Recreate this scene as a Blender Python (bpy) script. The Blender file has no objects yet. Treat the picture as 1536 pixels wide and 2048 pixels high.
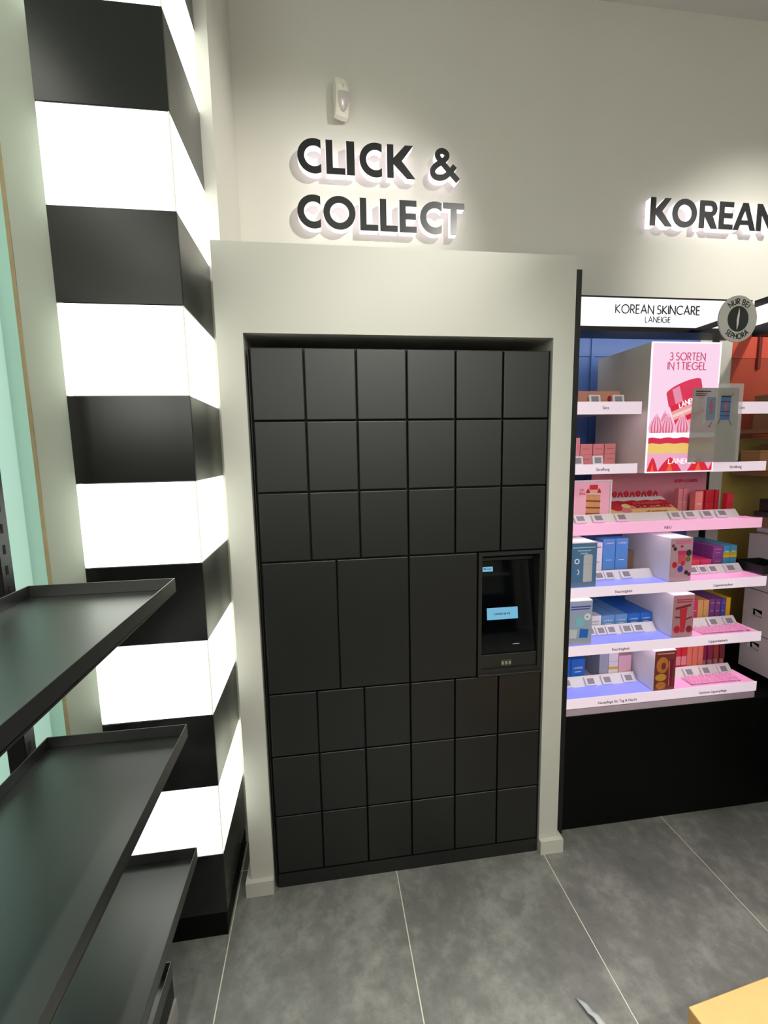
import bpy, bmesh, math, random
from mathutils import Vector, Matrix
from mathutils.geometry import tessellate_polygon
random.seed(7)
S = bpy.context.scene
COL = S.collection
pi = math.pi

# ------------------------------------------------------------------ camera
FPX = 896.558
YAW, PITCH, ROLL = 0.135075, 0.130442, 0.018870
CAM = Vector((0.31585, -1.53269, 1.61938))
fwd = Vector((math.sin(YAW)*math.cos(PITCH), math.cos(YAW)*math.cos(PITCH), -math.sin(PITCH)))
rgt = Vector((math.cos(YAW), -math.sin(YAW), 0))
dwn = fwd.cross(rgt)
r2 = math.cos(ROLL)*rgt + math.sin(ROLL)*dwn
d2 = -math.sin(ROLL)*rgt + math.cos(ROLL)*dwn
cam_d = bpy.data.cameras.new('camera')
cam = bpy.data.objects.new('camera', cam_d)
COL.objects.link(cam)
M = Matrix((r2, -d2, -fwd)).transposed().to_4x4()
M.translation = CAM
cam.matrix_world = M
cam_d.sensor_fit = 'HORIZONTAL'
cam_d.sensor_width = 36
cam_d.lens = 36*FPX/1536
cam_d.clip_start = 0.02
S.camera = cam

# ------------------------------------------------------------------ view, world
S.view_settings.view_transform = 'Standard'
S.view_settings.look = 'None'
S.view_settings.gamma = 1
S.view_settings.use_curve_mapping = False
S.view_settings.exposure = 0.0
W = bpy.data.worlds.new('daylight')
S.world = W
W.use_nodes = True
W.node_tree.nodes['Background'].inputs[0].default_value = (0.86, 0.985, 0.945, 1)
W.node_tree.nodes['Background'].inputs[1].default_value = 1.75

CEIL = 3.74
def lamp(name, loc, aim, watt, angle, blend, color=(1, .992, .915), radius=.04, parent=None):
    ld = bpy.data.lights.new(name, 'SPOT')
    ld.energy = watt; ld.spot_size = math.radians(angle); ld.spot_blend = blend
    ld.color = color; ld.shadow_soft_size = radius
    o = bpy.data.objects.new(name, ld); COL.objects.link(o)
    d = Vector(aim)-Vector(loc)
    o.rotation_mode = 'QUATERNION'
    o.rotation_quaternion = d.to_track_quat('-Z', 'Y')
    o.location = loc
    return o
# track spots on the ceiling that wash the sign wall and the locker bay; some are added only to brighten
SPOTS = [((1.72, -1.30, 3.50), (0.22, .735, 2.38), 215, 42, 1.0),
         ((3.05, -1.25, 3.50), (2.62, .735, 2.42), 215, 40, 1.0),
         ((0.30, -1.10, 3.50), (0.30, -1.14, 0.0), 350, 38, 1.0),  # this and the next lamp added to brighten the floor
         ((1.35, -1.10, 3.50), (1.35, -1.14, 0.0), 350, 38, 1.0),
         ((2.30, -2.40, 3.50), (1.80, -1.1, 0.0), 150, 70, 1.0),
         ((0.80, -2.25, 3.30), (0.62, 0, 1.50), 160, 37, 1.0),
         ((0.36, -.34, 3.55), (0.36, -.34, 0.0), 38, 34, 1.0),  # this and the next lamp added to make the door edges catch light
         ((0.92, -.34, 3.55), (0.92, -.34, 0.0), 38, 34, 1.0)]

# ------------------------------------------------------------------ materials
def lin(c):
    c = c/255
    return c/12.92 if c <= .04045 else ((c+.055)/1.055)**2.4
def rgb(*c): return tuple(lin(v) for v in c)+(1,)
MATS = {}
def mat(name, col, rough=.5, metal=0, emit=0, emit_col=None, noise=0, nscale=6, bump=0, bscale=200, alpha=1, trans=0, spec=.5, ior=1.45, coat=0):
    if name in MATS: return MATS[name]
    m = bpy.data.materials.new(name); m.use_nodes = True
    nt = m.node_tree; b = nt.nodes['Principled BSDF']
    c = rgb(*col)
    b.inputs['Base Color'].default_value = c
    b.inputs['Roughness'].default_value = rough
    b.inputs['Metallic'].default_value = metal
    b.inputs['Specular IOR Level'].default_value = spec
    b.inputs['Alpha'].default_value = alpha
    b.inputs['Transmission Weight'].default_value = trans
    b.inputs['IOR'].default_value = ior
    b.inputs['Coat Weight'].default_value = coat
    if coat < 1: b.inputs['Coat Roughness'].default_value = .36; b.inputs['Coat IOR'].default_value = 1.8
    if emit:
        b.inputs['Emission Color'].default_value = rgb(*(emit_col or col))
        b.inputs['Emission Strength'].default_value = emit
    if noise or bump:
        tc = nt.nodes.new('ShaderNodeTexCoord')
    if noise:
        n = nt.nodes.new('ShaderNodeTexNoise'); n.inputs['Scale'].default_value = nscale; n.inputs['Detail'].default_value = 6
        nt.links.new(tc.outputs['Object'], n.inputs['Vector'])
        mr = nt.nodes.new('ShaderNodeMapRange')
        mr.inputs['From Min'].default_value = .3; mr.inputs['From Max'].default_value = .7
        mr.inputs['To Min'].default_value = 1-noise; mr.inputs['To Max'].default_value = 1+noise
        nt.links.new(n.outputs['Fac'], mr.inputs['Value'])
        hs = nt.nodes.new('ShaderNodeHueSaturation'); hs.inputs['Color'].default_value = c
        nt.links.new(mr.outputs['Result'], hs.inputs['Value'])
        nt.links.new(hs.outputs['Color'], b.inputs['Base Color'])
    if bump:
        n2 = nt.nodes.new('ShaderNodeTexNoise'); n2.inputs['Scale'].default_value = bscale; n2.inputs['Detail'].default_value = 3
        nt.links.new(tc.outputs['Object'], n2.inputs['Vector'])
        bp = nt.nodes.new('ShaderNodeBump'); bp.inputs['Strength'].default_value = bump; bp.inputs['Distance'].default_value = .00008
        nt.links.new(n2.outputs['Fac'], bp.inputs['Height'])
        nt.links.new(bp.outputs['Normal'], b.inputs['Normal'])
    MATS[name] = m
    return m

m_wall = mat('painted_wall', (210, 207, 198), .7, noise=.02, nscale=2, bump=.15, bscale=350)
m_frame = mat('painted_niche', (208, 206, 197), .6, noise=.02, nscale=2, bump=.12, bscale=350)
m_ceil = mat('ceiling_paint', (215, 213, 208), .8, noise=.02, nscale=2)
m_deck_rear = mat('rear_shelf', (200, 196, 192), .5, noise=.02)
m_dark = mat('black_metal', (20, 20, 21), .42, bump=.1, bscale=600)
m_locker = mat('locker_paint', (6, 6, 6), .45, noise=.04, nscale=5, bump=.12, bscale=900, spec=.85)
m_lockbody = mat('locker_carcass', (10, 10, 11), .6, bump=.1)
m_tray = mat('tray_steel', (16, 19, 17), .42, spec=.9, coat=.99, noise=.06, nscale=4, bump=.25, bscale=900)
m_colblack = mat('column_black', (17, 20, 18), .22, spec=1, noise=.03, nscale=4, bump=.04, bscale=500)
m_colwhite = mat('column_light', (250, 255, 246), .35, emit=1.9, emit_col=(250, 255, 244))
m_base = mat('unit_black', (4, 4, 4), .6, spec=.2, noise=.05, nscale=8)
m_white = mat('white_plastic', (232, 230, 228), .4, noise=.01)
m_offwhite = mat('offwhite_panel', (196, 194, 190), .5, noise=.02)
m_ink = mat('dark_ink', (52, 48, 50), .6, noise=.02)
m_inkb = mat('black_ink', (30, 32, 28), .5, noise=.02)
m_inkp = mat('pink_ink', (196, 78, 116), .6, emit=.35, noise=.02)
m_inkw = mat('white_ink', (240, 240, 244), .6, noise=.02)
m_grout = mat('grout', (216, 214, 196), .9, noise=.06, nscale=40)

def floor_mat():
    m = bpy.data.materials.new('stone_tile'); m.use_nodes = True
    nt = m.node_tree; b = nt.nodes['Principled BSDF']; L = nt.links
    g = nt.nodes.new('ShaderNodeNewGeometry')
    def nz(scale, detail, rough=.6):
        n = nt.nodes.new('ShaderNodeTexNoise'); n.inputs['Scale'].default_value = scale
        n.inputs['Detail'].default_value = detail; n.inputs['Roughness'].default_value = rough
        L.new(g.outputs['Position'], n.inputs['Vector']); return n
    a = nz(3.2, 8); c = nz(17, 6, .7)
    mx = nt.nodes.new('ShaderNodeMix'); mx.data_type = 'FLOAT'
    mx.inputs[0].default_value = .4
    L.new(a.outputs['Fac'], mx.inputs[2]); L.new(c.outputs['Fac'], mx.inputs[3])
    cr = nt.nodes.new('ShaderNodeValToRGB')
    e = cr.color_ramp.elements
    e[0].position = .34; e[0].color = rgb(92, 93, 90)
    e[1].position = .68; e[1].color = rgb(156, 156, 150)
    x = e.new(.5); x.color = rgb(118, 118, 114)
    L.new(mx.outputs[0], cr.inputs['Fac'])
    L.new(cr.outputs['Color'], b.inputs['Base Color'])
    b.inputs['Roughness'].default_value = .48
    n2 = nz(160, 4)
    bp = nt.nodes.new('ShaderNodeBump'); bp.inputs['Strength'].default_value = .25; bp.inputs['Distance'].default_value = .0004
    L.new(n2.outputs['Fac'], bp.inputs['Height']); L.new(bp.outputs['Normal'], b.inputs['Normal'])
    return m
m_tile = floor_mat()

# ------------------------------------------------------------------ mesh helpers
def wloc(p):
    v = Vector((0, 0, 0))
    while p is not None:
        v += p.location; p = p.parent
    return v
def link(name, me, m, parent=None, loc=(0, 0, 0)):
    if m is not None and not me.materials: me.materials.append(m)
    o = bpy.data.objects.new(name, me); COL.objects.link(o)
    if parent is not None:
        o.parent = parent; o.location = Vector(loc)-wloc(parent)
    else: o.location = loc
    return o
def tag(o, label=None, cat=None, group=None, kind=None):
    if label: o['label'] = label
    if cat: o['category'] = cat
    if group: o['group'] = group
    if kind: o['kind'] = kind
    return o
def thing(name, loc, label, cat, group=None):
    o = bpy.data.objects.new(name, None); COL.objects.link(o); o.location = loc
    o.empty_display_size = .05
    return tag(o, label, cat, group)
def mesh(name, verts, faces, smooth=False):
    me = bpy.data.meshes.new(name); me.from_pydata(verts, [], faces); me.update()
    bm = bmesh.new(); bm.from_mesh(me); bmesh.ops.recalc_face_normals(bm, faces=bm.faces); bm.to_mesh(me); bm.free()
    if smooth:
        for p in me.polygons: p.use_smooth = True
    return me
BOXC = {}
def box_mesh(w, d, h, bevel=0, seg=1):
    k = (round(w, 5), round(d, 5), round(h, 5), bevel, seg)
    bm = bmesh.new()
    bmesh.ops.create_cube(bm, size=1)
    for v in bm.verts:
        v.co = Vector((v.co.x*w, v.co.y*d, (v.co.z+.5)*h))
    if bevel: bmesh.ops.bevel(bm, geom=list(bm.edges), offset=bevel, segments=seg, profile=.5, affect='EDGES')
    me = bpy.data.meshes.new('box'); bm.to_mesh(me); bm.free()
    return me
def box(name, x0, x1, y0, y1, z0, z1, m, parent=None, bevel=0, seg=1):
    k = (round(x1-x0, 5), round(y1-y0, 5), round(z1-z0, 5), bevel, seg, m.name)
    if k not in BOXC:
        BOXC[k] = box_mesh(x1-x0, y1-y0, z1-z0, bevel, seg)
    return link(name, BOXC[k], m, parent, ((x0+x1)/2, (y0+y1)/2, z0))
def multibox(boxes):
    vs, fs = [], []
    for (x0, x1, y0, y1, z0, z1) in boxes:
        n = len(vs)
        vs += [(x, y, z) for z in (z0, z1) for y in (y0, y1) for x in (x0, x1)]
        fs += [tuple(n+i for i in f) for f in ((0, 2, 3, 1), (4, 5, 7, 6), (0, 1, 5, 4), (2, 6, 7, 3), (0, 4, 6, 2), (1, 3, 7, 5))]
    return mesh('boxes', vs, fs)
def loops_geo(loops, y0, y1):
    """extrude 2D loops (x,z), first outer then holes, from y0 (front) to y1"""
    tris = tessellate_polygon([[Vector((x, z, 0)) for x, z in l] for l in loops])
    pts = [p for l in loops for p in l]; n = len(pts)
    vs = [(x, y0, z) for x, z in pts]+[(x, y1, z) for x, z in pts]
    fs = [tuple(t) for t in tris]+[tuple(i+n for i in reversed(t)) for t in tris]
    k = 0
    for l in loops:
        m_ = len(l)
        for i in range(m_):
            a, b = k+i, k+(i+1) % m_
            fs.append((a, b, b+n, a+n))
        k += m_
    return vs, fs
def merge(geos):
    vs, fs = [], []
    for v, f in geos:
        n = len(vs); vs += v; fs += [tuple(i+n for i in q) for q in f]
    return vs, fs
def flat(name, loops, y, m, parent, th=.0006, loc=None):
    if not isinstance(loops[0][0], (list, tuple)): loops = [loops]
    cx = sum(p[0] for p in loops[0])/len(loops[0]); cz = min(p[1] for p in loops[0])
    L2 = [[(x-cx, z-cz) for x, z in l] for l in loops]
    v, f = loops_geo(L2, -th, 0)
    return link(name, mesh(name, v, f), m, parent, (cx, y, cz))
def rectpts(x0, x1, z0, z1): return [(x0, z0), (x1, z0), (x1, z1), (x0, z1)]
def ell(cx, cz, rx, rz, a0=0, a1=360, n=28):
    full = abs(a1-a0) >= 360
    k = n if full else n+1
    return [(cx+rx*math.cos(math.radians(a0+(a1-a0)*i/n)), cz+rz*math.sin(math.radians(a0+(a1-a0)*i/n))) for i in range(k)]

# ------------------------------------------------------------------ stroke lettering
def arc(cx, cy, rx, ry, a0, a1, n=14): return ell(cx, cy, rx, ry, a0, a1, n)
GL = {
 'A': (.80, [[(0, 0), (.4, 1), (.8, 0)], [(.14, .34), (.66, .34)]]),
 'B': (.55, [[(0, 0), (0, 1), (.24, 1)]+arc(.24, .76, .24, .24, 90, -90)+[(0, .52)], [(.24, .52)]+arc(.27, .26, .28, .26, 90, -90)+[(0, 0)]]),
 'C': (.82, [arc(.5, .5, .5, .5, 48, 312, 26)]),
 'D': (.72, [[(0, 0), (0, 1), (.22, 1)]+arc(.22, .5, .5, .5, 90, -90)+[(0, 0)]]),
 'E': (.46, [[(.46, 1), (0, 1), (0, 0), (.46, 0)], [(0, .52), (.43, .52)]]),
 'F': (.46, [[(.46, 1), (0, 1), (0, 0)], [(0, .52), (.43, .52)]]),
 'G': (1., [arc(.5, .5, .5, .5, 45, 360, 26)+[(.55, .5)]]),
 'H': (.68, [[(0, 0), (0, 1)], [(.68, 0), (.68, 1)], [(0, .53), (.68, .53)]]),
 'I': (0., [[(0, 0), (0, 1)]]),
 'K': (.62, [[(0, 0), (0, 1)], [(.58, 1), (.04, .5), (.62, 0)]]),
 'L': (.44, [[(0, 1), (0, 0), (.44, 0)]]),
 'M': (.9, [[(0, 0), (.12, 1), (.45, .2), (.78, 1), (.9, 0)]]),
 'N': (.74, [[(0, 0), (0, 1), (.74, 0), (.74, 1)]]),
 'O': (1., [ell(.5, .5, .5, .5, 0, 360, 28)+[(1., .5)]]),
 'P': (.5, [[(0, 0), (0, 1), (.24, 1)]+arc(.24, .74, .26, .26, 90, -90)+[(0, .48)]]),
 'R': (.54, [[(0, 0), (0, 1), (.24, 1)]+arc(.24, .74, .26, .26, 90, -90)+[(0, .48)], [(.2, .48), (.54, 0)]]),
 'S': (.54, [arc(.28, .76, .22, .24, 35, 270)+arc(.27, .26, .27, .26, 90, -145)]),
 'T': (.6, [[(0, 1), (.6, 1)], [(.3, 1), (.3, 0)]]),
 'U': (.62, [[(0, 1), (0, .31)]+arc(.31, .31, .31, .31, 180, 360)+[(.62, 1)]]),
 'W': (1.0, [[(0, 1), (.26, 0), (.5, .85), (.74, 0), (1., 1)]]),
 'V': (.74, [[(0, 1), (.37, 0), (.74, 1)]]),
 'Y': (.7, [[(0, 1), (.35, .48), (.7, 1)], [(.35, .48), (.35, 0)]]),
 '1': (.22, [[(0, .8), (.22, 1), (.22, 0)]]),
 '3': (.5, [arc(.23, .75, .23, .25, 150, -90)+arc(.24, .25, .26, .25, 90, -150)]),
 ' ': (.3, []),
}
def ribbon(path, w):
    """offset a polyline by half width, mitred: returns list of quads (as loops)"""
    P = [Vector(p) for p in path]
    closed = (P[0]-P[-1]).length < 1e-6
    if closed: P = P[:-1]
    n = len(P); L, R = [], []
    for i in range(n):
        if closed: a, b = P[i-1], P[(i+1) % n]
        else: a, b = P[max(i-1, 0)], P[min(i+1, n-1)]
        d1 = (P[i]-a); d2_ = (b-P[i])
        if d1.length < 1e-9: d1 = d2_
        if d2_.length < 1e-9: d2_ = d1
        d1.normalize(); d2_.normalize()
        t = d1+d2_
        if t.length < 1e-6: t = d1
        t.normalize(); nn = Vector((-t.y, t.x))
        k = 1/max(.35, nn.dot(Vector((-d1.y, d1.x))))
        L.append(P[i]+nn*w/2*k); R.append(P[i]-nn*w/2*k)
    q = []
    for i in range(n if closed else n-1):
        j = (i+1) % n
        q.append([tuple(R[i]), tuple(R[j]), tuple(L[j]), tuple(L[i])])
    return q
def ribbon_geo(path, w, y0, y1, step=0):
    q = ribbon(path, w)
    vs, fs = [], []
    N = len(q)
    for i_, a in enumerate(q):
        n = len(vs); e_ = (i_+step)*6e-6
        vs += [(x, y0-e_, z) for x, z in a]+[(x, y1+e_, z) for x, z in a]
        fs += [(n, n+1, n+2, n+3), (n+4, n+7, n+6, n+5), (n, n+4, n+5, n+1), (n+2, n+6, n+7, n+3), (n+1, n+5, n+6, n+2), (n, n+3, n+7, n+4)]
    return vs, fs
def stroke_text(s, h, w, sq=1, gap=.22):
    x = 0; g = []
    for ch in s:
        adv, paths = GL[ch]
        for p in paths: g.append([((px*sq*h)+x, pz*h) for px, pz in p])
        x += (adv*sq+gap)*h if ch != ' ' else .3*h
    return x-gap*h, g
TXT = {}
def text(name, s, x0, x1, z, h, y, m, parent, weight=.1, th=.0006, gap=.22):
    """upper-case lettering stretched between x0 and x1 on a plane facing -Y"""
    wtot, g = stroke_text(s, h, 1, 1, gap)
    k = (x1-x0)/wtot
    geo = [ribbon_geo([(px*k-(x1-x0)/2, pz) for px, pz in p], weight*h, -th, 0, 9*j) for j, p in enumerate(g)]
    v, f = merge(geo)
    return link(name, mesh(name, v, f), m, parent, ((x0+x1)/2, y, z))
def btext(name, s, x0, x1, z, y, m, parent, hscale=1.0):
    """lower-case shelf captions"""
    c = bpy.data.curves.new('caption', 'FONT'); c.body = s; c.size = 1; c.extrude = .004
    o = bpy.data.objects.new('caption', c); COL.objects.link(o)
    dg = bpy.context.evaluated_depsgraph_get()
    me = bpy.data.meshes.new_from_object(o.evaluated_get(dg))
    bpy.data.objects.remove(o); bpy.data.curves.remove(c)
    xs = [v.co.x for v in me.vertices]; a, b = min(xs), max(xs)
    k = (x1-x0)/(b-a)
    for v in me.vertices:
        v.co = Vector(((v.co.x-(a+b)/2)*k, -v.co.z*.1-.0002, v.co.y*k*hscale))
    me.materials.clear()
    return link(name, me, m, parent, ((x0+x1)/2, y, z))

# ================================================================== STRUCTURE
WY = .735
fl = tag(box('floor', -2.6, 3.4, -5.2, 1.0, -.1, -.0015, m_grout), 'dark stone tile floor with thin pale grout lines', 'floor', kind='structure')
g0 = -.0521
for k in range(-5, 6):
    for j in range(-4, 2):
        x0, x1 = g0+.6*k, g0+.6*(k+1); y0, y1 = .10+1.2*(j-1), .10+1.2*j
        x0, x1, y0, y1 = max(x0, -2.6), min(x1, 3.4), max(y0, -5.2), min(y1, 1.0)
        if x1-x0 < .05 or y1-y0 < .05: continue
        box('tile', x0+.0019, x1-.0019, y0+.0019, y1-.0019, -.02, 0, m_tile, fl, bevel=.0006)
tag(box('wall_back', -.51, 3.4, WY, WY+.12, 0, CEIL+.3, m_wall), 'warm white wall behind the glowing letters', 'wall', kind='structure')
tag(box('wall_right', 3.4, 3.52, -5.2, WY+.12, 0, CEIL+.3, m_wall), 'plain side wall of the shop on the right', 'wall', kind='structure')
tag(box('wall_left', -2.72, -2.6, -5.2, WY+.12, 0, CEIL+.3, m_wall), 'plain side wall of the shop on the left', 'wall', kind='structure')
tag(box('wall_rear', -2.72, 3.52, -5.32, -5.2, 0, CEIL+.3, m_wall), 'plain wall at the far side of the shop', 'wall', kind='structure')
tag(box('ceiling', -2.72, 3.52, -5.32, WY-.12, CEIL+.09, CEIL+.2, m_ceil), 'pale plaster ceiling', 'ceiling', kind='structure')
tag(box('trim_1', -.40, 3.4, WY-.12, WY, CEIL, CEIL+.2, m_ceil), 'grey plaster bulkhead strip where the wall meets the ceiling', 'trim', kind='structure')
tag(box('trim_2', -.30, -.0136, .235, WY-.001, 0, CEIL, m_wall), 'white wall return beside the striped column', 'trim', kind='structure')

# locker niche
FX1, FZ, OX0, OX1, OZ = 1.2108, 2.2796, .0824, 1.1323, 2.0073
nv, nf = loops_geo([[(0, 0), (OX0, 0), (OX0, OZ), (OX1, OZ), (OX1, 0), (FX1, 0), (FX1, FZ), (0, FZ)]], 0, WY-.002)
tag(link('wall_niche', mesh('niche', nv, nf), m_frame), 'white plaster surround built around the black lockers', 'wall', kind='structure')
def baseboard(name, xa, xb, label):
    # skirting wraps the pillar foot on three sides
    p = .018
    if xa < .5: poly = [(xa-p, -p), (xb, -p), (xb, -.0004), (xa-.0004, -.0004), (xa-.0004, .3), (xa-p, .3)]
    else: poly = [(xa, -p), (xb+p, -p), (xb+p, .064), (xb+.0004, .064), (xb+.0004, -.0004), (xa, -.0004)]
    v, f = loops_geo([poly], 0, .058)
    me = mesh(name, [(x, y, z) for x, z, y in v], f)
    return tag(link(name, me, m_frame), label, 'baseboard', kind='structure')
baseboard('baseboard_left', 0, OX0, 'white skirting block at the foot of the left pillar')
baseboard('baseboard_right', OX1, FX1, 'white skirting block at the foot of the right pillar')

# left of the column: board edge and frosted shop window
m_board = mat('painted_board', (208, 214, 200), .6, noise=.02)
m_raw = mat('raw_board_edge', (198, 178, 140), .8, noise=.08, nscale=30)
tag(box('wall_pier', -.51, -.40, -.08, WY-.001, 0, CEIL, m_board), 'pale board-clad pier between the column and the frosted window', 'wall', kind='structure')
tag(box('trim_3', -.521, -.5105, -.082, .02, 0, CEIL, m_raw), 'raw tan edge strip along the pale pier', 'trim', kind='structure')
def frosted(name, c, t=.5):
    m = bpy.data.materials.new(name); m.use_nodes = True
    nt = m.node_tree; nt.nodes.remove(nt.nodes['Principled BSDF'])
    out = [n for n in nt.nodes if n.type == 'OUTPUT_MATERIAL'][0]
    a = nt.nodes.new('ShaderNodeBsdfTranslucent'); a.inputs[0].default_value = rgb(*c)
    d = nt.nodes.new('ShaderNodeBsdfDiffuse'); d.inputs[0].default_value = rgb(*c)
    x = nt.nodes.new('ShaderNodeMixShader'); x.inputs[0].default_value = t
    nt.links.new(a.outputs[0], x.inputs[1]); nt.links.new(d.outputs[0], x.inputs[2]); nt.links.new(x.outputs[0], out.inputs[0])
    return m
m_pane = frosted('frosted_glass', (230, 246, 240), .3)
m_pane_shaded = frosted('frosted_glass_double', (218, 240, 232), .42)  # soft shadow put into the glass as a darker tint
wn = thing('window_1', (-1.5, .03, 0), 'tall frosted aqua shop window on the far left', 'window'); wn['kind'] = 'structure'
box('window_frame', -2.6, -2.55, .0, .06, 0, CEIL+.1, m_dark, wn)
box('pane', -2.55, -.625, .03, .038, .02, CEIL+.1, m_pane, wn)
box('pane', -.625, -.526, .022, .036, .02, CEIL+.1, m_pane_shaded, wn)

# ================================================================== STRIPED COLUMN
m_edge = mat('acrylic_edge', (214, 222, 206), .3, emit=.55, emit_col=(226, 236, 218))
CX0, CX1, CY0, CY1 = -.384, -.0545, -.1407, .232
col = thing('striped_light_column', ((CX0+CX1)/2, (CY0+CY1)/2, 0), 'square column of alternating glowing white and black bands beside the lockers', 'column')
box('core', CX0+.012, CX1-.012, CY0+.012, CY1, 0, CEIL, m_base, col)
edges = [.09]+[.0625+.2475*k for k in range(1, 15)]+[CEIL]
box('plinth', CX0+.004, CX1-.004, CY0+.004, CY1, 0, .0895, m_base, col)
for i in range(len(edges)-1):
    z0, z1 = edges[i]+.0006, edges[i+1]-.0006
    w = i % 2 == 1
    mt, nm = (m_colwhite, 'light_panel') if w else (m_colblack, 'black_panel')
    bv = .0025 if w else .0012
    box(nm, CX0, CX1-(.0032 if w else 0), CY0, CY0+.006, z0, z1, mt, col, bevel=bv)
    if w: box('corner_edge', CX1-.0030, CX1-.0004, CY0+.0004, CY0+.0062, z0, z1, m_edge, col)
    box(nm, CX1-.006, CX1, CY0+.0065, CY1, z0, z1, mt, col, bevel=bv)
    box(nm, CX0, CX0+.006, CY0+.0065, CY1, z0, z1, mt, col, bevel=bv)

# ================================================================== PARCEL LOCKER
LX, CW = .0978, .17110
LY = .005
rows = [1.9655, 1.7311, 1.4933, 1.2549, .7739, .5321, .2939, .058]
lk = thing('parcel_locker', (.61, .3, 0), 'tall black click and collect locker wall with grid of square doors', 'locker')
_tx, _z0, _z1 = LX+4.5*CW-.002, rows[4]+.004, rows[3]
link('carcass', multibox([(a-.61, b-.61, c-.3, d-.3, e, f) for a, b, c, d, e, f in (
    (LX-.003, LX+6*CW+.003, LY+.019, .60, 0, _z0), (LX-.003, _tx, LY+.019, .60, _z0, _z1),
    (_tx, LX+6*CW+.003, .11, .60, _z0, _z1), (LX-.003, LX+6*CW+.003, LY+.019, .60, _z1, 1.968))]), m_lockbody, lk, (.61, .3, 0))
box('plinth', LX, LX+6*CW, LY, LY+.018, 0, .0565, m_locker, lk)
box('side_edge', LX-.007, LX-.0035, LY+.004, .4, .0, 1.966, m_locker, lk, bevel=.0008)
box('side_edge', LX+6*CW+.0012, LX+6*CW+.0045, LY+.004, .4, .0, 1.966, m_locker, lk, bevel=.0008)
G = .0024
def door(x0, x1, z0, z1):
    dy = random.uniform(-.0004, .0004)
    o = box('door', x0+G, x1-G, LY, LY+.017, z0+G, z1-G, m_locker, lk, bevel=.0032, seg=3)
    o.location.y += dy
for r in (0, 1, 2, 4, 5, 6):
    for c in range(6): door(LX+c*CW, LX+(c+1)*CW, rows[r+1], rows[r])
for c in range(3): door(LX+c*CW*1.5, LX+(c+1)*CW*1.5, rows[4], rows[3])
# touch-screen terminal in the door grid
TX0, TX1, TZ0, TZ1 = LX+4.5*CW+G, LX+6*CW-G, rows[4]+.006, rows[3]-G
m_bezel = mat('terminal_bezel', (34, 34, 33), .45, bump=.08)
m_glass = mat('screen_glass', (4, 5, 9), .06, spec=.9, coat=1)
m_blue = mat('screen_blue', (40, 60, 70), .3, emit=.75, emit_col=(128, 200, 236))
m_sinkk = mat('screen_text', (38, 66, 92), .4, noise=.02)
tv, tf = loops_geo([rectpts(TX0, TX1, TZ0, TZ1), rectpts(TX0+.013, TX1-.016, TZ0+.02, TZ1-.013)], LY-.002, LY+.06)
term = link('terminal', mesh('terminal_frame', [(x-TX0, y-LY, z-TZ0) for x, y, z in tv], tf), m_bezel, lk, (TX0, LY, TZ0))
term['label'] = 'touch screen terminal set into the locker grid'
# tilted glass: recessed at the top
ang = math.radians(6.5)
gw, gh = TX1-TX0-.032, .352
def tilted(name, x0, x1, z0, z1, m, off, th, bevel=0):
    me = box_mesh(x1-x0, th, z1-z0, bevel)
    if not me.materials: me.materials.append(m)
    o = bpy.data.objects.new(name, me); COL.objects.link(o); o.parent = term
    o.rotation_euler = (-ang, 0, 0)
    base = Vector((TX0+.014+(x0+x1)/2, LY+.012, TZ0+.078))
    p = base+Vector((0, math.sin(ang)*z0-math.cos(ang)*off, math.cos(ang)*z0+math.sin(ang)*off))
    o.location = p-wloc(term)
    return o
tilted('screen', 0, gw, 0, gh, m_glass, 0, .006, .001)
tilted('bezel_strip', 0, gw, gh+.001, gh+.012, m_bezel, 0, .008)
tilted('screen_button', .030, .152, .128, .173, m_blue, .0034, .0012)
tilted('screen_badge', .018, .058, .312, .330, m_blue, .0034, .0012)
def tilted_text(s, x0, x1, z, h, wgt):
    w, g = stroke_text(s, h, 1)
    k = (x1-x0)/w
    v, f = merge([ribbon_geo([(px*k-(x1-x0)/2, pz) for px, pz in p], wgt*h, -.0003, 0) for p in g])
    o = link('screen_text', mesh('screen_text', v, f), m_sinkk); o.parent = term
    o.rotation_euler = (-ang, 0, 0)
    base = Vector((TX0+.014+(x0+x1)/2, LY+.012, TZ0+.078)); off = .0042
    o.location = base+Vector((0, math.sin(ang)*z-math.cos(ang)*off, math.cos(ang)*z+math.sin(ang)*off))-wloc(term)
tilted_text('FANGEN SIE AN', .058, .120, .146, .0065, .2)
tilted('screen_badge_mark', .0215, .031, .3205, .3245, m_sinkk, .0042, .0006)
tilted('screen_badge_mark', .0345, .052, .3205, .323, m_sinkk, .0042, .0006)
tilted('screen_line', .128, .155, .030, .0312, m_inkw, .0034, .0008)
box('lower_panel', TX0+.0135, TX1-.0165, LY+.006, LY+.016, TZ0+.0205, TZ0+.0745, m_bezel, term, bevel=.001)
sc = box('scanner', .962, 1.006, LY+.0035, LY+.0065, .808, .831, mat('scanner_dark', (58, 58, 52), .3, noise=.2, nscale=200), term, bevel=.0008)
for q in range(3): box('scanner_lens', .966+q*.014, .974+q*.014, LY+.0022, LY+.0038, .813, .826, mat('scanner_lens', (150, 146, 128), .25, noise=.1), sc, bevel=.0006)
box('ledge', TX0-.002, TX1+.002, LY-.012, LY+.004, TZ0-.003, TZ0+.004, m_bezel, term, bevel=.001)

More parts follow.
